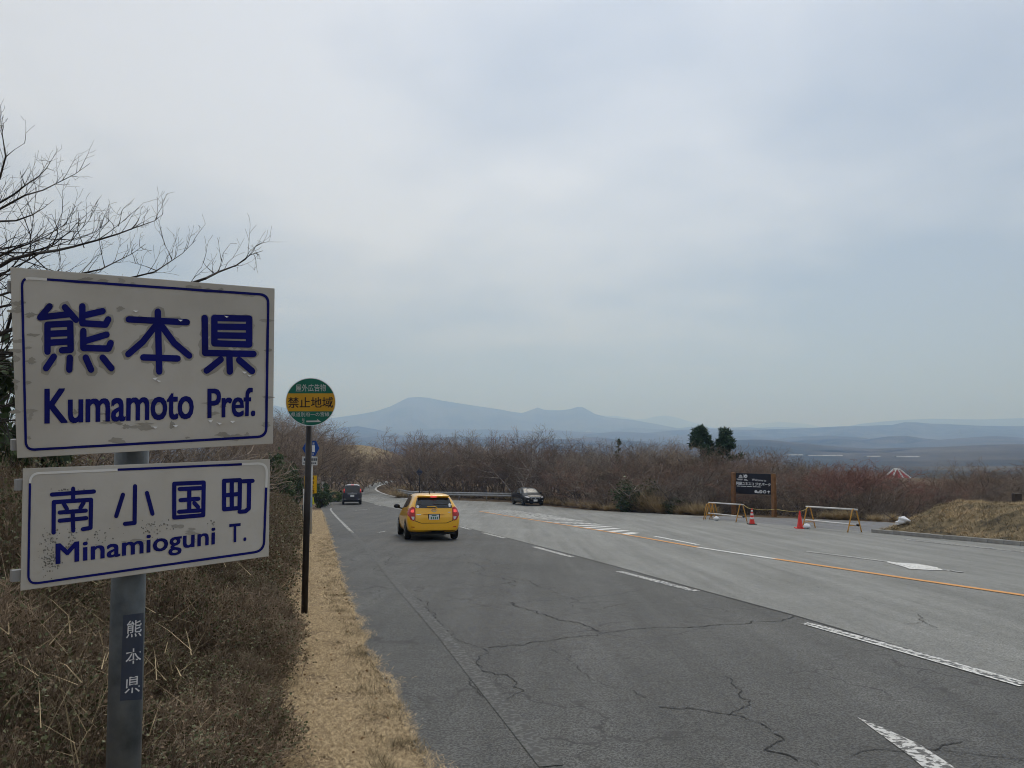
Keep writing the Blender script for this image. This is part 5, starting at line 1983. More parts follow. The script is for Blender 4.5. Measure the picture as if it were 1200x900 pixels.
AZ = [azalea(300 + k, 0.60, 0.95, (330, 260, 380, 300, 340)[k], (4200, 6000, 3000, 4800, 3600)[k], (0.020, 0.021, 0.018, 0.020, 0.022)[k]) for k in range(5)]
AZF = [azalea(320 + k, 0.75, 1.05, 300, 2200, 0.035) for k in range(3)]
for t_, g_, b_ in AZ + AZF:
    t_.materials.append(M['shrub_twig'])
    g_.materials.append(M['shrub_leaf'])
    b_.materials.append(M['shrub_leaf_brown'])
hr = random.Random(8)
y = 2.75
while y < 46:
    edge = float(np.interp(y, [2, 5, 10, 19, 38, 60], [-0.62, -1.45, -2.95, -5.6, -11.0, -18.5]))
    stp = 0.62 if y < 9 else 0.95 if y < 20 else 1.7
    ncol = 6 if y < 9 else 5 if y < 20 else 3
    for c_ in range(ncol):
        x = edge - 0.50 - c_ * stp * 0.95 + hr.uniform(-0.15, 0.15)
        yy = y + hr.uniform(-0.2, 0.2)
        # outside what the photograph could see
        if x / yy < -0.80:
            continue
        near_ = y < 11
        parts3 = (AZ if near_ else AZF)[hr.randrange(5 if near_ else 3)]
        s = hr.uniform(0.74, 1.14) * (1.0 if y < 20 else 1.3)
        hs = s * (0.72 if (c_ == 0 and y < 12) else 0.92) * (1.0 + 0.14 * min(c_, 3))
        if y < 4.2:
            hs *= 0.85
        if x / yy < -0.48 and y < 9:
            lb, gp = 'brown twiggy shrub mixed with dry stalks behind the sign pole', 'shrubs round the sign pole'
        elif y < 11:
            lb, gp = 'dense small-leaved brownish shrub in the near end of the verge hedge', 'shrubs in the near hedge'
        else:
            lb, gp = 'dense brown shrub in the far run of the hedge past the round sign', 'shrubs in the far hedge'
        plant('hedge_shrub', (('branches', parts3[0], None), ('leaves', parts3[1], None), ('brown_leaves', parts3[2], None)), (x, yy, ground_z(x, yy) - 0.08), hr.uniform(0, 6.28), (s, s, hs), lb, 'shrub', gp)
    y += stp


def evergreen_bush(seed, Rr, H, n, leaf, material, name='foliage'):
    rg = np.random.default_rng(seed)
    cl = rg.normal(0, 1, (max(8, n // 60), 3))
    cl /= np.linalg.norm(cl, axis=1, keepdims=True)
    cl *= rg.uniform(0.45, 1.0, (len(cl), 1)) ** 0.5
    c = cl[rg.integers(0, len(cl), n)]
    pos = c + rg.normal(0, 0.13, (n, 3))
    pos *= np.array([Rr, Rr, H * 0.5])
    pos[:, 2] += H * 0.5
    v, f = leaf_quads(rg, pos, rg.normal(0, 1, (n, 3)) + np.array([0, 0, 0.4]), leaf)
    me = np_mesh(name, v, f)
    me.materials.append(material)
    sg = [(0, 0, -0.1, *(q * np.array([Rr, Rr, H * 0.5]) * 0.9 + np.array([0, 0, H * 0.5])), 0.03, 0.008) for q in cl]
    tv, tf = prisms(sg, 4)
    tm = np_mesh('branches', tv, tf)
    tm.materials.append(M['bark_dark'])
    return tm, me


EV = [evergreen_bush(400 + k, 1.0, 2.0, 2600, 0.13, M['evergreen']) for k in range(3)]
for (px, y, top, w, lb) in ((334, 44, 542, 0.95, 'glossy dark green evergreen bush beside the round sign pole'), (322, 40, 534, 1.0, 'dark green evergreen bush beside the lower edge of the place name panel'), (2, 13, 432, 1.15, 'dark evergreen bush at the far edge beside the top sign panel'), (-40, 12, 400, 1.3, 'dark evergreen thicket bush beyond the top sign panel'),
                            (745, 53.5, 562, 1.5, 'dark evergreen bush low in the thicket beside the tan grass clump'), (792, 50.5, 584, 0.9, 'small dark evergreen bush at the end of the thicket verge'), (376, 62, 566, 0.8, 'small olive evergreen bush behind the yellow notice board'), (392, 74, 576, 1.0, 'rounded olive bush on the verge beside the dark van')):
    p = at(px, 500, y)
    gz = ground_z(p.x, y) - 0.1
    h = at(px, top, y).z - gz
    t_, g_ = EV[vr.randrange(3)]
    plant('evergreen_bush', (('branches', t_, None), ('foliage', g_, None)), (p.x, y, gz), vr.uniform(0, 6.28), (w, w, h / 2.0), lb, 'bush')


# ------------------------------------------------------------------ pine and a small conifer
def pine(name, px, y, top_l, lab, H=None, two=True, seed=5, w=1.0):
    rg = np.random.default_rng(seed)
    p = at(px, 500, y)
    gz = ground_z(p.x, y) - 0.1
    H = at(px, top_l, y).z - gz
    root = empty(name, (p.x, y, gz), 0, lab, 'tree')
    heads = [(-0.85 * w, H), (0.75 * w, H * 0.975)] if two else [(0, H)]
    sg, nv = [], []
    for hx, hz in heads:
        sg.append((hx * 0.2, 0, 0, hx * 0.7, 0, hz * 0.5, 0.13 * w, 0.10 * w))
        sg.append((hx * 0.7, 0, hz * 0.5, hx, 0, hz * 0.97, 0.10 * w, 0.02))
        nb = 40
        for k in range(nb):
            t = rg.uniform(0.0, 1.0)
            z = hz * (0.50 + 0.50 * t)
            az = rg.uniform(0, 6.28)
            ln = w * (0.14 + 1.15 * (1 - t) ** 0.9) * rg.uniform(0.45, 1.3)
            d = np.array([math.cos(az), math.sin(az), 0.25])
            a = np.array([hx * (0.7 + 0.3 * t), 0, z])
            e_ = a + d * ln
            sg.append((*a, *e_, 0.025 * w, 0.008))
            for j in range(5):
                c = a + (e_ - a) * rg.uniform(0.5, 1.05) + rg.normal(0, 1, 3) * np.array([0.10, 0.10, 0.05]) * w
                nn = 40
                dr = rg.normal(0, 1, (nn, 3)) + np.array([0, 0, 0.5])
                nv.append(leaf_quads(rg, c + rg.normal(0, 0.05 * w, (nn, 3)), dr, 0.24 * w, 0.12)[0])
    tv, tf = prisms(sg, 6)
    link('trunk', np_mesh('trunk', tv, tf, True), M['bark_dark'], root)
    v = np.concatenate(nv)
    link('crown', np_mesh('crown', v, np.arange(len(v)).reshape(-1, 4)), M['pine_needle'], root)


pine('pine_tree', 836, 62, 503, 'dark green pine with two tops rising above the bare thicket', seed=12, w=1.22)
pine('conifer_tree', 725, 70, 514, 'small dark conifer top poking out of the bare thicket', two=False, seed=9, w=0.42)


# ------------------------------------------------------------------ dead grass
def blades(rg, pos, length, width, flat=0.6, lean_dir=None):
    n = len(pos)
    az = rg.uniform(0, 2 * math.pi, n)
    el = rg.uniform(0.15, 1.2, n) * (1 - flat) + 0.1
    L_ = length * rg.uniform(0.5, 1.35, n)
    d = np.stack([np.cos(az) * np.cos(el), np.sin(az) * np.cos(el), np.sin(el)], 1)
    s = np.stack([-np.sin(az), np.cos(az), np.zeros(n)], 1)
    w = width * rg.uniform(0.6, 1.4, n)
    a = pos - s * w[:, None]
    b_ = pos + s * w[:, None]
    m_ = pos + d * L_[:, None] * 0.55 + np.array([0, 0, 0.0])
    tip = pos + d * L_[:, None]
    tip[:, 2] -= L_ * 0.18 * flat
    tip[:, 2] = np.maximum(tip[:, 2], pos[:, 2] + 0.002)
    v = np.stack([a, b_, m_ + s * w[:, None] * 0.6, tip, m_ - s * w[:, None] * 0.6], 1).reshape(-1, 3)
    base_ = (np.arange(n) * 5)[:, None]
    f = np.concatenate([base_ + np.array([[0, 1, 2, 4]])], 0)
    tri = base_ + np.array([[4, 2, 3, 3]])
    return v, f, base_


def blade_mesh(name, chunks, material):
    vs, qs, ts = [], [], []
    off = 0
    for v, f, b0 in chunks:
        vs.append(v)
        qs.append(f + off)
        ts.append(b0 + np.array([[4, 2, 3]]) + off)
        off += len(v)
    v = np.concatenate(vs)
    q = np.concatenate(qs)
    t3 = np.concatenate(ts)
    tris = np.concatenate([q[:, [0, 1, 2]], q[:, [0, 2, 3]], t3])
    me = np_mesh(name, v, tris)
    me.materials.append(material)
    return me


ly_ = np.array([p[1] for p in LEFT][::1])
lx_ = np.array([p[0] for p in LEFT])
order = np.argsort(ly_)
ly_, lx_ = ly_[order], lx_[order]


def road_left(y):
    y0_ = ly_[0]
    return np.where(y < y0_, lx_[0] + (y0_ - y) * 0.253, np.interp(y, ly_, lx_))


def hedge_edge(y):
    return np.interp(y, [-24, 2, 5, 10, 19, 38, 60], [4.6, -0.62, -1.45, -2.95, -5.6, -11.0, -18.5])


# verge sheet
vp = [(float(road_left(np.array(y))) - 0.02, y) for y in np.concatenate([np.linspace(-2, 12, 30), np.linspace(13, 55, 30)])]
hp_ = [(float(hedge_edge(y)) - 1.2, y) for y in np.concatenate([np.linspace(-2, 12, 30), np.linspace(13, 55, 30)])]
vv, vf = [], []
NV = 7
for i in range(len(vp)):
    for k in range(NV + 1):
        x = vp[i][0] + (hp_[i][0] - vp[i][0]) * k / NV
        y = vp[i][1]
        vv.append((x, y, ground_z(x, y) + (0.004 if k else -0.03)))
for i in range(len(vp) - 1):
    for k in range(NV):
        a = i * (NV + 1) + k
        vf.append((a, a + 1, a + NV + 2, a + NV + 1))
vme = mesh('verge', vv, vf, True)
verge = tag(link('verge', vme, M['soil']), kind='structure')

rg = np.random.default_rng(55)
chunks = []
for y0_, y1_, dens, ln, wd in ((2.6, 6, 8500, 0.050, 0.0017), (6, 11, 5200, 0.055, 0.0022), (11, 20, 2000, 0.065, 0.0036), (20, 36, 700, 0.07, 0.006), (36, 56, 300, 0.09, 0.010)):
    ar = (y1_ - y0_) * 2.0
    n = int(ar * dens)
    y = rg.uniform(y0_, y1_, n)
    t = rg.uniform(-0.05, 1, n)
    xr, xh = road_left(y), hedge_edge(y) - 0.5
    x = xr + rg.normal(0, 0.045, n) * (1 + np.sin(y * 1.7) * np.sin(y * 4.3 + 1)) + (xh - xr) * np.maximum(t, 0) ** 0.9
    keep = ~((np.sin(x * 9.1 + y * 5.3) + np.sin(x * 4.7 - y * 7.9) > 1.25) & (rg.random(n) < 0.75))
    x, y = x[keep], y[keep]
    z = np.array([ground_z(a, b_) for a, b_ in zip(x, y)]) + 0.008
    chunks.append(blades(rg, np.stack([x, y, z], 1), ln, wd, 0.62))
tag(link('verge_grass', blade_mesh('verge_grass', chunks, M['straw']), None), 'short dead straw coloured grass on the mown verge', 'grass', kind='stuff')

lfp = []
for k in range(260):
    y = 2.8 + 14 * rg.random() ** 1.6
    x0_, x1_ = float(road_left(np.array(y))), float(hedge_edge(y)) - 0.3
    t_ = rg.random()
    x = x0_ + (x1_ - x0_) * t_ ** 0.7 + 0.03
    lfp.append((x, y, ground_z(x, y) + rg.uniform(0.012, 0.035)))
v_, f_ = leaf_quads(rg, np.array(lfp), rg.normal(0, 1, (260, 3)) * np.array([1, 1, 0.25]), 0.035, 0.35)
tag(link('fallen_leaves', np_mesh('fallen_leaves', v_, f_), M['fallen_leaf']), 'brown fallen leaves scattered over the verge', 'leaves', kind='stuff')
tf_ = []
for k in range(420):
    y = 2.8 + 22 * rg.random() ** 1.5
    x0_, x1_ = float(road_left(np.array(y))), float(hedge_edge(y)) - 0.3
    x = x0_ + (x1_ - x0_) * (rg.random() * 0.25 if rg.random() < 0.5 else 0.7 + 0.3 * rg.random())
    n_ = rg.integers(18, 46)
    q = np.array([x, y, 0]) + rg.normal(0, 0.035, (n_, 3)) * np.array([1, 1, 0])
    q[:, 2] = ground_z(x, y) + 0.006
    tf_.append(blades(rg, q, 0.085, 0.0022, 0.3))
tag(link('verge_tufts', blade_mesh('verge_tufts', tf_, M['straw_dark']), None), 'darker tufts of withered grass in the verge', 'grass', kind='stuff')

# tall dry stalks in and behind the hedge
pts_, ch2 = [], []
for k in range(1500):
    y = rg.uniform(2.9, 12)
    lo = max(-0.78 * y, -8)
    e_ = float(hedge_edge(y)) - 0.5
    x = e_ - abs(rg.normal(0, 1)) * (e_ - lo) * 0.8 if rg.random() < 0.3 else rg.uniform(lo, min(e_, -0.47 * y))
    pts_.append((x, y, ground_z(x, y) + rg.uniform(0.2, 0.75)))
pts_ = np.array(pts_)
ch2.append(blades(rg, pts_, 0.36, 0.0022, 0.12))
pts2 = pts_[rg.integers(0, len(pts_), 500)] + np.array([0, 0, 0.35])
ch2.append(blades(rg, pts2, 0.26, 0.0026, 0.6))
tag(link('dry_stalks', blade_mesh('dry_stalks', ch2, M['straw_dark']), None), 'tall dry grass stalks standing among the shrubs', 'dry grass', kind='stuff')
ch2 = [blades(rg, pts_[rg.integers(0, len(pts_), 420)] + rg.normal(0, 0.12, (420, 3)), 0.22, 0.0024, 0.4)]
tag(link('pale_stalks', blade_mesh('pale_stalks', ch2, M['straw_pale']), None), 'pale dead grass blades bent over among the shrubs', 'dry grass', kind='stuff')

# pampas clumps along the thicket
CL = []
for k in range(4):
    r2 = np.random.default_rng(500 + k)
    n = 420
    a = r2.uniform(0, 6.28, n)
    rr = np.sqrt(r2.uniform(0, 1, n)) * 0.25
    v, f, b0 = blades(r2, np.stack([np.cos(a) * rr, np.sin(a) * rr, np.zeros(n)], 1), 0.95, 0.010, 0.10)
    CL.append(blade_mesh('dry_grass_clump', [(v, f, b0)], M['straw_pale']))
cr_ = random.Random(4)
for px, h in [(766, 1.9), (756, 1.4), (775, 1.1), (742, 1.1), (730, 0.8)] + [(cr_.uniform(598, 838), cr_.uniform(0.35, 0.8)) for _ in range(46)] + [(cr_.uniform(960, 1045), cr_.uniform(0.3, 0.6)) for _ in range(12)] + [(cr_.uniform(470, 600), cr_.uniform(0.3, 0.6)) for _ in range(24)]:
    y = float(np.interp(px, EDGE_X, EDGE_Y)) + cr_.uniform(0.1, 1.0)
    if px < 600:
        y += 0.4
    p = at(px, 500, y)
    o = link('dry_grass_clump', CL[cr_.randrange(4)])
    o.location = (p.x, y, ground_z(p.x, y) - 0.03)
    o.rotation_euler = (0, 0, cr_.uniform(0, 6.28))
    s = h / 0.9
    o.scale = (s * 1.2, s * 1.2, s)
    if px == 766:
        tag(o, 'tallest tan clump of dry grass at the edge of the thicket', 'grass clump')
    elif px < 600:
        tag(o, 'small tan grass clump along the foot of the guardrail', 'grass clump', 'grass clumps under the guardrail')
    elif px < 900:
        tag(o, 'tan dry grass clump on the verge between the black car and the barriers', 'grass clump', 'grass clumps on the thicket verge')
    else:
        tag(o, 'tan dry grass clump at the back of the parking apron', 'grass clump', 'grass clumps behind the apron')
for px, py, h in ((384, 577, 1.0), (466, 574, 1.1), (470, 577, 0.9), (393, 578, 0.9), (478, 571, 1.2), (512, 571, 1.0), (523, 572, 1.0), (537, 573, 1.1), (399, 580, 0.7)):
    p = G(px, py + 6)
    o = link('dry_grass_clump', CL[cr_.randrange(4)])
    o.location = p - Vector((0, 0, 0.03))
    s = h / 0.9
    o.scale = (s * 1.7, s * 1.7, s)
    if px < 450:
        tag(o, 'tan dry grass clump on the bank beside the dark van', 'grass clump', 'grass clumps beside the van')
    else:
        tag(o, 'pale dry grass clump behind the end of the guardrail', 'grass clump', 'grass clumps behind the guardrail')

# ================================================================== right side: mound, barriers, board, guardrail, far buildings
k0 = Vector((*KERB[0], 0))
kd = Vector((kdir.x, kdir.y, 0))
kn = Vector((-kd.y, kd.x, 0))
if kn.y < 0:
    kn = -kn
# the mound: a grid along the kerb
mr_ = np.random.default_rng(31)
NU, NVm = 90, 26
UL, VL = 44.0, 11.0


def mound_h(u, v):
    rise = smooth(0.1, 2.9, v) * 0.98
    left_end = smooth(-0.5, 0.5, u)
    n = 0.045 * math.sin(u * 2.3 + v * 1.7) + 0.03 * math.sin(u * 5.1 - v * 3.1) + 0.02 * math.sin(u * 9.7 + 4 * v)
    back = 1 - 0.35 * smooth(6.5, 11, v)
    return 0.08 + (rise * back * left_end) + n * smooth(0.0, 0.6, v) * (0.4 + 0.6 * left_end) - 0.14 * smooth(0.5, 7, u) * smooth(1, 3, v)


def mound_pt(u, v):
    # the left end of the mound draws back in a curve
    p = k0 + kd * u + kn * v
    return Vector((p.x, p.y, road_z(p.y) + mound_h(u, v)))


mv, mf = [], []
for i in range(NU + 1):
    u = UL * (i / NU) ** 1.5
    for j in range(NVm + 1):
        v = 0.14 + (VL - 0.14) * j / NVm
        uu = u + (0.10 * v if i == 0 else 0.10 * v * max(0, 1 - u / 8))
        mv.append(mound_pt(uu, v))
for i in range(NU):
    for j in range(NVm):
        a = i * (NVm + 1) + j
        mf.append((a, a + NVm + 1, a + NVm + 2, a + 1))
# skirt at the left end
b0 = len(mv)
for j in range(NVm + 1):
    q = mv[j].copy()
    q.z = road_z(q.y) - 0.1
    mv.append(q)
for j in range(NVm):
    mf.append((j, j + 1, b0 + j + 1, b0 + j))
mo = tag(link('grass_mound', mesh('grass_mound', mv, mf, True), M['mound_soil']), kind='structure')
# kerb stones in front of it
stone = MB().box((0.30, 0, 0), (0.592, 0.14, 0.22)).build('kerb_stone', M['concrete'], None, bevel=0.012)
kerb = empty('kerb', (0, 0, 0))
kerb['kind'] = 'structure'
ang = math.atan2(kd.y, kd.x)
n_st = 44
for i in range(n_st):
    o = stone if i == 0 else stone.copy()
    if i:
        C.objects.link(o)
    p = k0 + kd * (i * 0.60) + kn * 0.07
    slope = road_z(p.y + kd.y * 0.6) - road_z(p.y)
    o.parent = kerb
    o.location = (p.x, p.y, road_z(p.y) + 0.015 + mr_.normal(0, 0.006))
    o.rotation_euler = (mr_.normal(0, 0.02), -math.atan2(slope, 0.6), ang + mr_.normal(0, 0.008))
for i in range(6):
    o = stone.copy()
    C.objects.link(o)
    o.parent = kerb
    p = k0 + kn * (0.16 + i * 0.6) + kd * 0.04 * i
    o.location = (p.x, p.y, road_z(p.y) + 0.005)
    o.rotation_euler = (0, -math.atan2(road_z(p.y + kn.y) - road_z(p.y), 1.0), math.atan2(kn.y, kn.x) - 0.07)
ch = []
us = mr_.uniform(0.02, 1, 60000) ** 1.4 * 20
vs_ = 0.2 + mr_.uniform(0, 1, 60000) ** 1.3 * 6.5
pp_ = np.array([tuple(mound_pt(a, b_)) for a, b_ in zip(us, vs_)])
msk = (np.sin(us * 1.7 + vs_ * 2.1) + np.sin(us * 0.6 - vs_ * 3.3) + mr_.normal(0, 0.5, len(us))) > 0.15
ch_l = [blades(mr_, pp_[msk & (vs_ > 0.4)], 0.15, 0.007, 0.30)]
ch_d = [blades(mr_, pp_[~msk & (mr_.random(len(us)) < 0.6)], 0.13, 0.007, 0.30)]
tag(link('mound_grass', blade_mesh('mound_grass', ch_l, M['straw']), None), 'dead straw grass on the mound beside the road', 'grass', kind='stuff')
tag(link('mound_weeds', blade_mesh('mound_weeds', ch_d, M['straw_dark']), None), 'dark withered weeds on the slope of the mound', 'weeds', kind='stuff')
# snow left at the end of the mound
rs = np.random.default_rng(3)
for (px, py, s, lb) in ((1058.5, 609.5, 1.0, 'larger white lump of leftover snow at the end of the mound'), (1053.0, 612.8, 0.6, 'smaller white lump of leftover snow low on the end of the mound')):
    p = at(px, py, 28.1)
    bm = bmesh.new()
    bmesh.ops.create_icosphere(bm, subdivisions=3, radius=0.17 * s)
    for v in bm.verts:
        n_ = 1 + 0.25 * math.sin(v.co.x * 19 / s + 1) * math.sin(v.co.y * 23 / s) + 0.18 * math.sin(v.co.z * 31 / s + v.co.x * 17)
        v.co = Vector((v.co.x * 1.15, v.co.y, v.co.z * 0.8)) * n_
    me = bpy.data.meshes.new('snow_lump')
    bm.to_mesh(me)
    bm.free()
    me.polygons.foreach_set('use_smooth', [True] * len(me.polygons))
    o = tag(link('snow_lump', me, M['snow']), lb, 'snow')
    o.location = p
# post behind the mound
p = at(1192, 598, 40)
gz = ground_z(p.x, 40)
o = MB().box((0, 0, (at(1192, 578, 40).z - gz) / 2), (0.36, 0.30, at(1192, 578, 40).z - gz)).build('stone_post', M['timber_dark'], None, bevel=0.03)
o.location = (p.x, 40, gz)
tag(o, 'dark squat post standing behind the grass mound', 'post')

# ------------------------------------------------------------------ pipe barriers
def barrier(fa, fb, lb):
    a, b_ = G(*fa), G(*fb)
    root = empty('pipe_barrier', a, 0, lb, 'barrier', 'pipe barriers closing the apron')
    d = (b_ - a)
    d2 = Vector((d.x, d.y, 0)).normalized()
    sd = Vector((-d2.y, d2.x, 0))
    H = 0.82
    for p in (a, b_):
        pts = []
        for k in range(17):
            t = k / 16 * 2 - 1
            # inverted U spread at the feet
            if abs(t) > 0.35:
                q = (abs(t) - 0.35) / 0.65
                x = math.copysign(0.085 + 0.20 * q, t)
                z = H * (1 - q) - 0.03 * (1 - q)
            else:
                x = 0.085 * math.sin(t / 0.35 * math.pi / 2)
                z = H - 0.03 + 0.05 * math.cos(t / 0.35 * math.pi / 2)
            pts.append(p + sd * x + Vector((0, 0, z)))
        rel(MB().tube(pts, 0.024, 8).build('end_frame', M['barrier_orange'], root, True), root)
        rel(MB().tube([p + sd * -0.2 + Vector((0, 0, 0.25)), p + sd * 0.2 + Vector((0, 0, 0.25))], 0.018, 8).build('cross_bar', M['barrier_orange'], root, True), root)
    for z, e in ((H + 0.03, 0.18), (0.29, 0.22)):
        rel(MB().tube([a - d2 * e + Vector((0, 0, z)), b_ + d2 * e + Vector((0, 0, z))], 0.032, 10).build('pipe', M['pipe_white'], root, True), root)
    for p, e in ((b_, 0.16),):
        rel(MB().tube([p + d2 * e + Vector((0, 0, 0.29)), p + d2 * (e + 0.09) + Vector((0, 0, 0.29))], 0.042, 10).build('end_cap', M['car_trim'], root, True), root)
    # white bag of sand on the foot
    return root, a, b_


bar1 = barrier((832.5, 608.6), (869, 612.2), 'pipe barrier with orange end frames below the welcome board')
bar2 = barrier((948, 618.8), (1001.5, 623.8), 'pipe barrier with orange end frames beside the grass mound')
# extra frames folded against the left barrier's end
a = bar1[1]
for k, dx in enumerate((-0.16, 0.22)):
    sd = Vector((0.93, 0.36, 0))
    p = a + Vector((dx, 0.25 * (k - 0.5), 0))
    pts = [p + sd * x + Vector((0, 0, z)) for x, z in ((-0.27, 0), (-0.09, 0.74), (-0.05, 0.80), (0.05, 0.80), (0.09, 0.74), (0.27, 0))]
    o = MB().tube(pts, 0.024, 8).build('spare_frame', M['barrier_orange'], None, True)
    tag(o, ('spare orange barrier frame leaning against the outer end of the barrier', 'spare orange barrier frame standing just inside the end of the barrier')[k], 'barrier frame', 'spare frames at the barrier')


def lump(name, p, s, material, seed):
    bm = bmesh.new()
    bmesh.ops.create_icosphere(bm, subdivisions=2, radius=s)
    for v in bm.verts:
        v.co = Vector((v.co.x * 1.2, v.co.y, v.co.z * 0.8)) * (1 + 0.16 * math.sin(v.co.x * 40 + seed) * math.sin(v.co.y * 37) + 0.1 * math.sin(v.co.z * 50 + seed))
    me = bpy.data.meshes.new(name)
    bm.to_mesh(me)
    bm.free()
    me.polygons.foreach_set('use_smooth', [True] * len(me.polygons))
    o = link(name, me, material)
    o.location = p
    return o


tag(lump('sandbag', G(839.5, 610.0) + Vector((0, 0, 0.10)), 0.13, M['snow'], 1), 'small white sandbag at the foot of the barrier below the welcome board', 'sandbag')
tag(lump('sandbag', G(945.5, 619.8) + Vector((0, 0, 0.10)), 0.13, M['snow'], 2), 'small white sandbag at the foot of the barrier beside the plain cone', 'sandbag')


def cone(px, py, lb, stripes):
    p = G(px, py)
    root = empty('traffic_cone', p, 0, lb, 'traffic cone', 'traffic cones at the barriers')
    MB().box((0, 0, 0.02), (0.36, 0.36, 0.04)).build('base', M['cone_red'] if not stripes else M['car_trim'], root, bevel=0.012)
    rad = lambda z: 0.125 - 0.10 * z / 0.70
    MB().lathe([(rad(0.04) + 0.01, 0.04), (rad(0.06), 0.06), (rad(0.70), 0.70), (rad(0.70) * 0.6, 0.71)], (0, 0, 0), 20).build('body', M['cone_red'], root, True)
    for z0_, z1_ in stripes:
        MB().lathe([(rad(z0_) + 0.003, z0_), (rad(z1_) + 0.003, z1_)], (0, 0, 0), 20).build('stripe', M['cone_white'], root, True)


cone(881.3, 614.6, 'red traffic cone with white stripes between the two barriers', [(0.24, 0.32), (0.41, 0.49), (0.57, 0.64)])
cone(937.5, 619.4, 'plain red traffic cone touching the barrier by the mound', [])
# a second narrower pale-red bag next to it
rope_pts = []
ends = [bar1[2] + Vector((0.1, 0, 0.84)), G(881.3, 614.6) + Vector((0, 0, 0.70)), (G(912, 615) + G(908, 605)) / 2 + Vector((0, 0, 0.55)), G(937.5, 619.4) + Vector((0, 0, 0.70)), bar2[1] + Vector((0, 0, 0.86))]
for a, b_ in zip(ends, ends[1:]):
    for k in range(8):
        t_ = k / 8
        q = a.lerp(b_, t_)
        q.z -= 0.05 * math.sin(math.pi * t_)
        rope_pts.append(q)
rope_pts.append(ends[-1])
tag(MB().tube(rope_pts, 0.012, 6).build('rope', M['rope_yellow'], None, True), 'thin yellow rope strung between the two barriers', 'rope')

# ------------------------------------------------------------------ welcome board
bl, br = G(860, 602.4), G(907.2, 604.6)
WB = empty('welcome_board', (bl + br) / 2, 0, 'black welcome board with white lettering between two brown timber posts', 'sign board')
yl, yr = bl.y, br.y
nrm_ = Vector((br.y - bl.y, -(br.x - bl.x), 0)).normalized()
if nrm_.y > 0:
    nrm_ = -nrm_
wp = Plane(at(883, 567, (yl + yr) / 2) + nrm_ * 0.06, nrm_)
for x0_, x1_, yb_, foot, top in ((857.6, 862.4, yl, bl, 553.6), (904.5, 909.3, yr, br, 555.2)):
    h = at(x0_, top, yb_).z - foot.z
    w = (x1_ - x0_) / 900 * yb_
    rot = Matrix.Rotation(math.atan2(nrm_.x, -nrm_.y), 3, 'Z')
    rel(MB().box(foot + Vector((0, 0, h / 2 - 0.05)), (w, 0.18, h + 0.1), rot).build('post', M['timber'], WB, bevel=0.008), WB)
tb = [wp.hit(857.5, 553.0), wp.hit(909.4, 554.8)]
bd = rel(MB().prism([wp.p(*q, -0.05) for q in [(862.2, 578.4), (904.4, 579.8), (904.4, 555.6), (862.2, 554.3)]], wp.n, 0.05).build('board', M['board_black'], WB), WB)
ZW = lambda x, y: (850 + x / 15, 545 + y / 15)
for body, q, bo in (('Welcome to', [(468, 274), (720, 290), (720, 254), (468, 238)], 0.012), ('阿蘇ユネスコ ジオパーク', [(196, 346), (798, 376), (798, 318), (196, 288)], 0.025)):
    quad_text(wp, body, zq(ZW, q), 0.012, M['ink_white'], bd, bold=bo)


def wshape(pts, name='emblem', lift=0.012, mk='ink_white'):
    link(name, mesh(name, [wp.p(*ZW(*q), lift) for q in pts], [tuple(range(len(pts)))]), M[mk], bd)


def circ(cx_, cy_, r, n=14):
    return [(cx_ + r * math.cos(2 * math.pi * k / n), cy_ - r * math.sin(2 * math.pi * k / n)) for k in range(n)]


# temple emblem: roof, columns, steps
wshape([(238, 186), (270, 170), (302, 188)])
for k in range(5):
    x = 243 + k * 12.5
    wshape([(x, 214), (x + 7, 214), (x + 7, 191), (x, 191)], 'emblem')
wshape([(234, 224), (306, 226), (306, 218), (234, 216)])
wshape(circ(360, 196, 31))
wshape([(352, 196), (370, 182), (378, 200), (362, 214)], lift=0.016, mk='galvanised')
wshape([(322, 226), (326, 226), (326, 160), (322, 160)])
for x0_, x1_, y_ in ((200, 312, 244), (216, 300, 258), (328, 378, 248), (330, 400, 264)):
    wshape([(x0_, y_ + 5), (x1_, y_ + 8), (x1_, y_ - 1), (x0_, y_ - 4)], 'small_print')
for x0_, x1_ in ((204, 262), (272, 372), (384, 470), (484, 552), (560, 624)):
    f_ = lambda x: 366 + (x - 200) * 0.045
    wshape([(x0_, f_(x0_) + 6), (x1_, f_(x1_) + 6), (x1_, f_(x1_) - 5), (x0_, f_(x0_) - 5)], 'small_print')
wshape(circ(540, 465, 26))
wshape(circ(578, 480, 16))
wshape(circ(626, 468, 30))
wshape(circ(626, 468, 16), lift=0.016, mk='board_black')
wshape([(612, 478), (626, 456), (642, 478)], lift=0.018)
wshape(circ(694, 470, 29))
wshape(circ(694, 470, 18), lift=0.016, mk='galvanised')
wshape([(735, 468), (764, 448), (795, 470), (764, 480)])
wshape([(756, 498), (772, 498), (772, 476), (756, 476)])

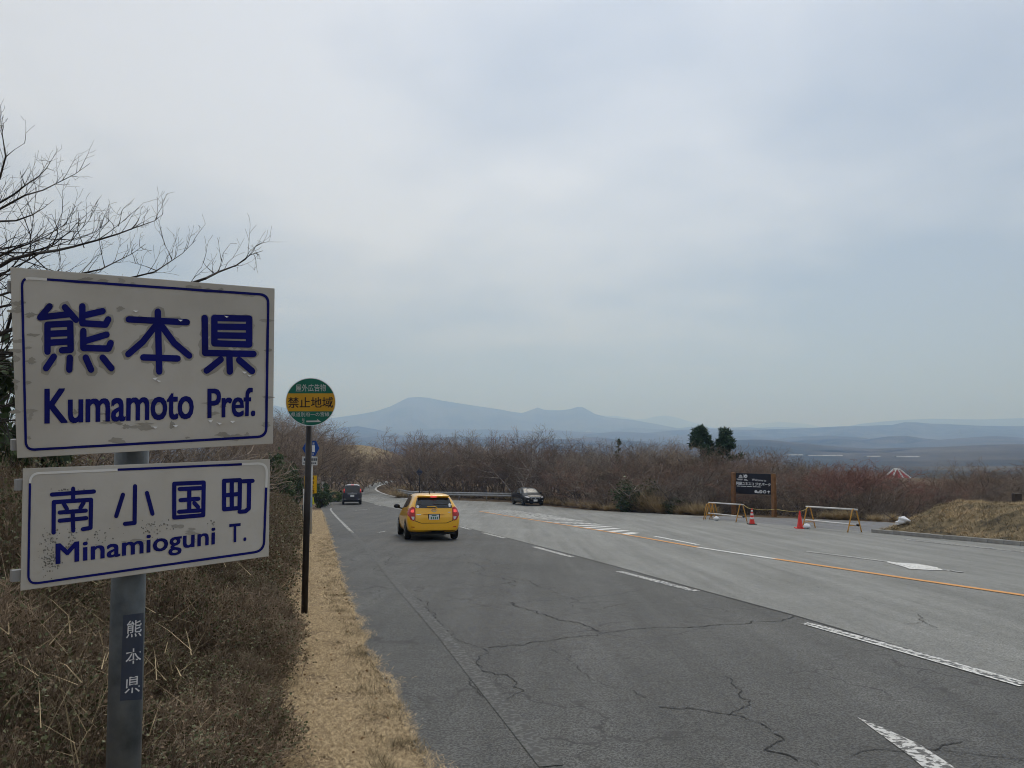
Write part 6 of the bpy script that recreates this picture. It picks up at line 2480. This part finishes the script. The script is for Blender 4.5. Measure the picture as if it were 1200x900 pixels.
# ------------------------------------------------------------------ guardrail
gp_ = [G(*q) for q in [(603, 586.6), (570, 586.0), (538, 585.2), (508, 584.6), (478, 583.4), (466, 580.4), (461.5, 578.2)]]
GR = empty('guardrail', gp_[0], 0, 'grey steel guardrail following the far side of the bend', 'guardrail')
for p, q in zip(gp_, gp_[1:]):
    n = max(1, int((q - p).length / 2.2))
    for k in range(n):
        w = p.lerp(q, k / n)
        rel(MB().tube([w + Vector((0, 0.08, -0.1)), w + Vector((0, 0.08, 0.72))], 0.055, 10).build('post', M['rail_steel'], GR, True), GR)
prof = [(0.0, 0.36), (0.05, 0.42), (0.05, 0.47), (0.0, 0.53), (0.0, 0.57), (0.05, 0.63), (0.05, 0.68), (0.0, 0.74)]
for sgi, (p, q) in enumerate(zip(gp_, gp_[1:])):
    d = (q - p).normalized()
    nn = Vector((-d.y, d.x, 0)).normalized()
    if nn.y > 0:
        nn = -nn
    mb = MB()
    vs2 = [p + nn * a + Vector((0, 0, z)) for a, z in prof] + [q + nn * a + Vector((0, 0, z)) for a, z in prof]
    mb.add(vs2, [(k, k + 1, 8 + k + 1, 8 + k) for k in range(7)])
    mb.add([v - nn * 0.012 for v in vs2], [(8 + k, 8 + k + 1, k + 1, k) for k in range(7)])
    rel(mb.build('beam', M['rail_steel'], GR), GR)

# ------------------------------------------------------------------ red pavilion roof and pale greenhouses in the valley
y = 170
c = at(1051, 550, y)
gz = ground_z(c.x, y)
eave = at(1050, 563.5, y).z
rr = 19 / 900 * y
PV = empty('pavilion', (c.x, y, gz), 0, 'low building with a red pointed roof and white ridges beyond the shrubs', 'building')
n = 8
apex = [Vector((0.55 * math.cos(2 * math.pi * k / n), 0.55 * math.sin(2 * math.pi * k / n), c.z - gz)) for k in range(n)]
ring = [Vector((rr * math.cos(2 * math.pi * k / n), rr * math.sin(2 * math.pi * k / n), eave - gz)) for k in range(n)]
roof = MB().add(apex + ring, [(k, (k + 1) % n, n + (k + 1) % n, n + k) for k in range(n)] + [tuple(range(n)), tuple(reversed(range(n, 2 * n)))]).build('roof', M['roof_red'], PV)
for k in range(n):
    MB().tube([apex[k] + Vector((0, 0, 0.03)), ring[k] + Vector((0, 0, 0.03))], 0.19, 6).build('ridge', M['sheet_white'], roof)
MB().lathe([(0.75, c.z - gz), (0.6, c.z - gz + 0.16)], (0, 0, 0), 12).build('roof_cap', M['sheet_white'], roof)
MB().lathe([(rr * 0.86, -0.5), (rr * 0.86, eave - gz + 0.1)], (0, 0, 0), 8).build('wall', M['wall_grey'], PV)
gh_l = ['short pale greenhouse roof in the valley right above the welcome board', 'longest pale greenhouse roof in the valley above the apron', 'tiny pale greenhouse roof above the reddish shrubs', 'pale greenhouse roof in the valley above the pavilion', 'pale shed roof in the plain below the main mountain', 'pale roof strip in the plain between the hills']
for (x0_, x1_, row_, d_), lb in zip(((921, 940, 532.4, 1250), (946, 986, 533, 1230), (1014, 1030, 534, 1200), (1049, 1076, 534.3, 1200), (560, 578, 524, 1900), (640, 672, 521, 2150)), gh_l):
    a, b_ = at(x0_, row_, d_), at(x1_, row_, d_)
    ln = (b_ - a).length
    hgt = 1.3
    mb = MB()
    nseg = 8
    pts = [(6 * math.cos(math.pi * k / nseg), hgt * math.sin(math.pi * k / nseg)) for k in range(nseg + 1)]
    vs3 = [Vector((-ln / 2, p_, q_)) for p_, q_ in pts] + [Vector((ln / 2, p_, q_)) for p_, q_ in pts]
    mb.add(vs3, [(k, k + 1, nseg + 1 + k + 1, nseg + 1 + k) for k in range(nseg)] + [tuple(range(nseg + 1)), tuple(reversed(range(nseg + 1, 2 * nseg + 2)))])
    o = mb.build('greenhouse', M['greenhouse_film'])
    o.location = (a + b_) / 2 - Vector((0, 0, 1.5))
    tag(o, lb, 'greenhouse', 'pale roofs in the valley')
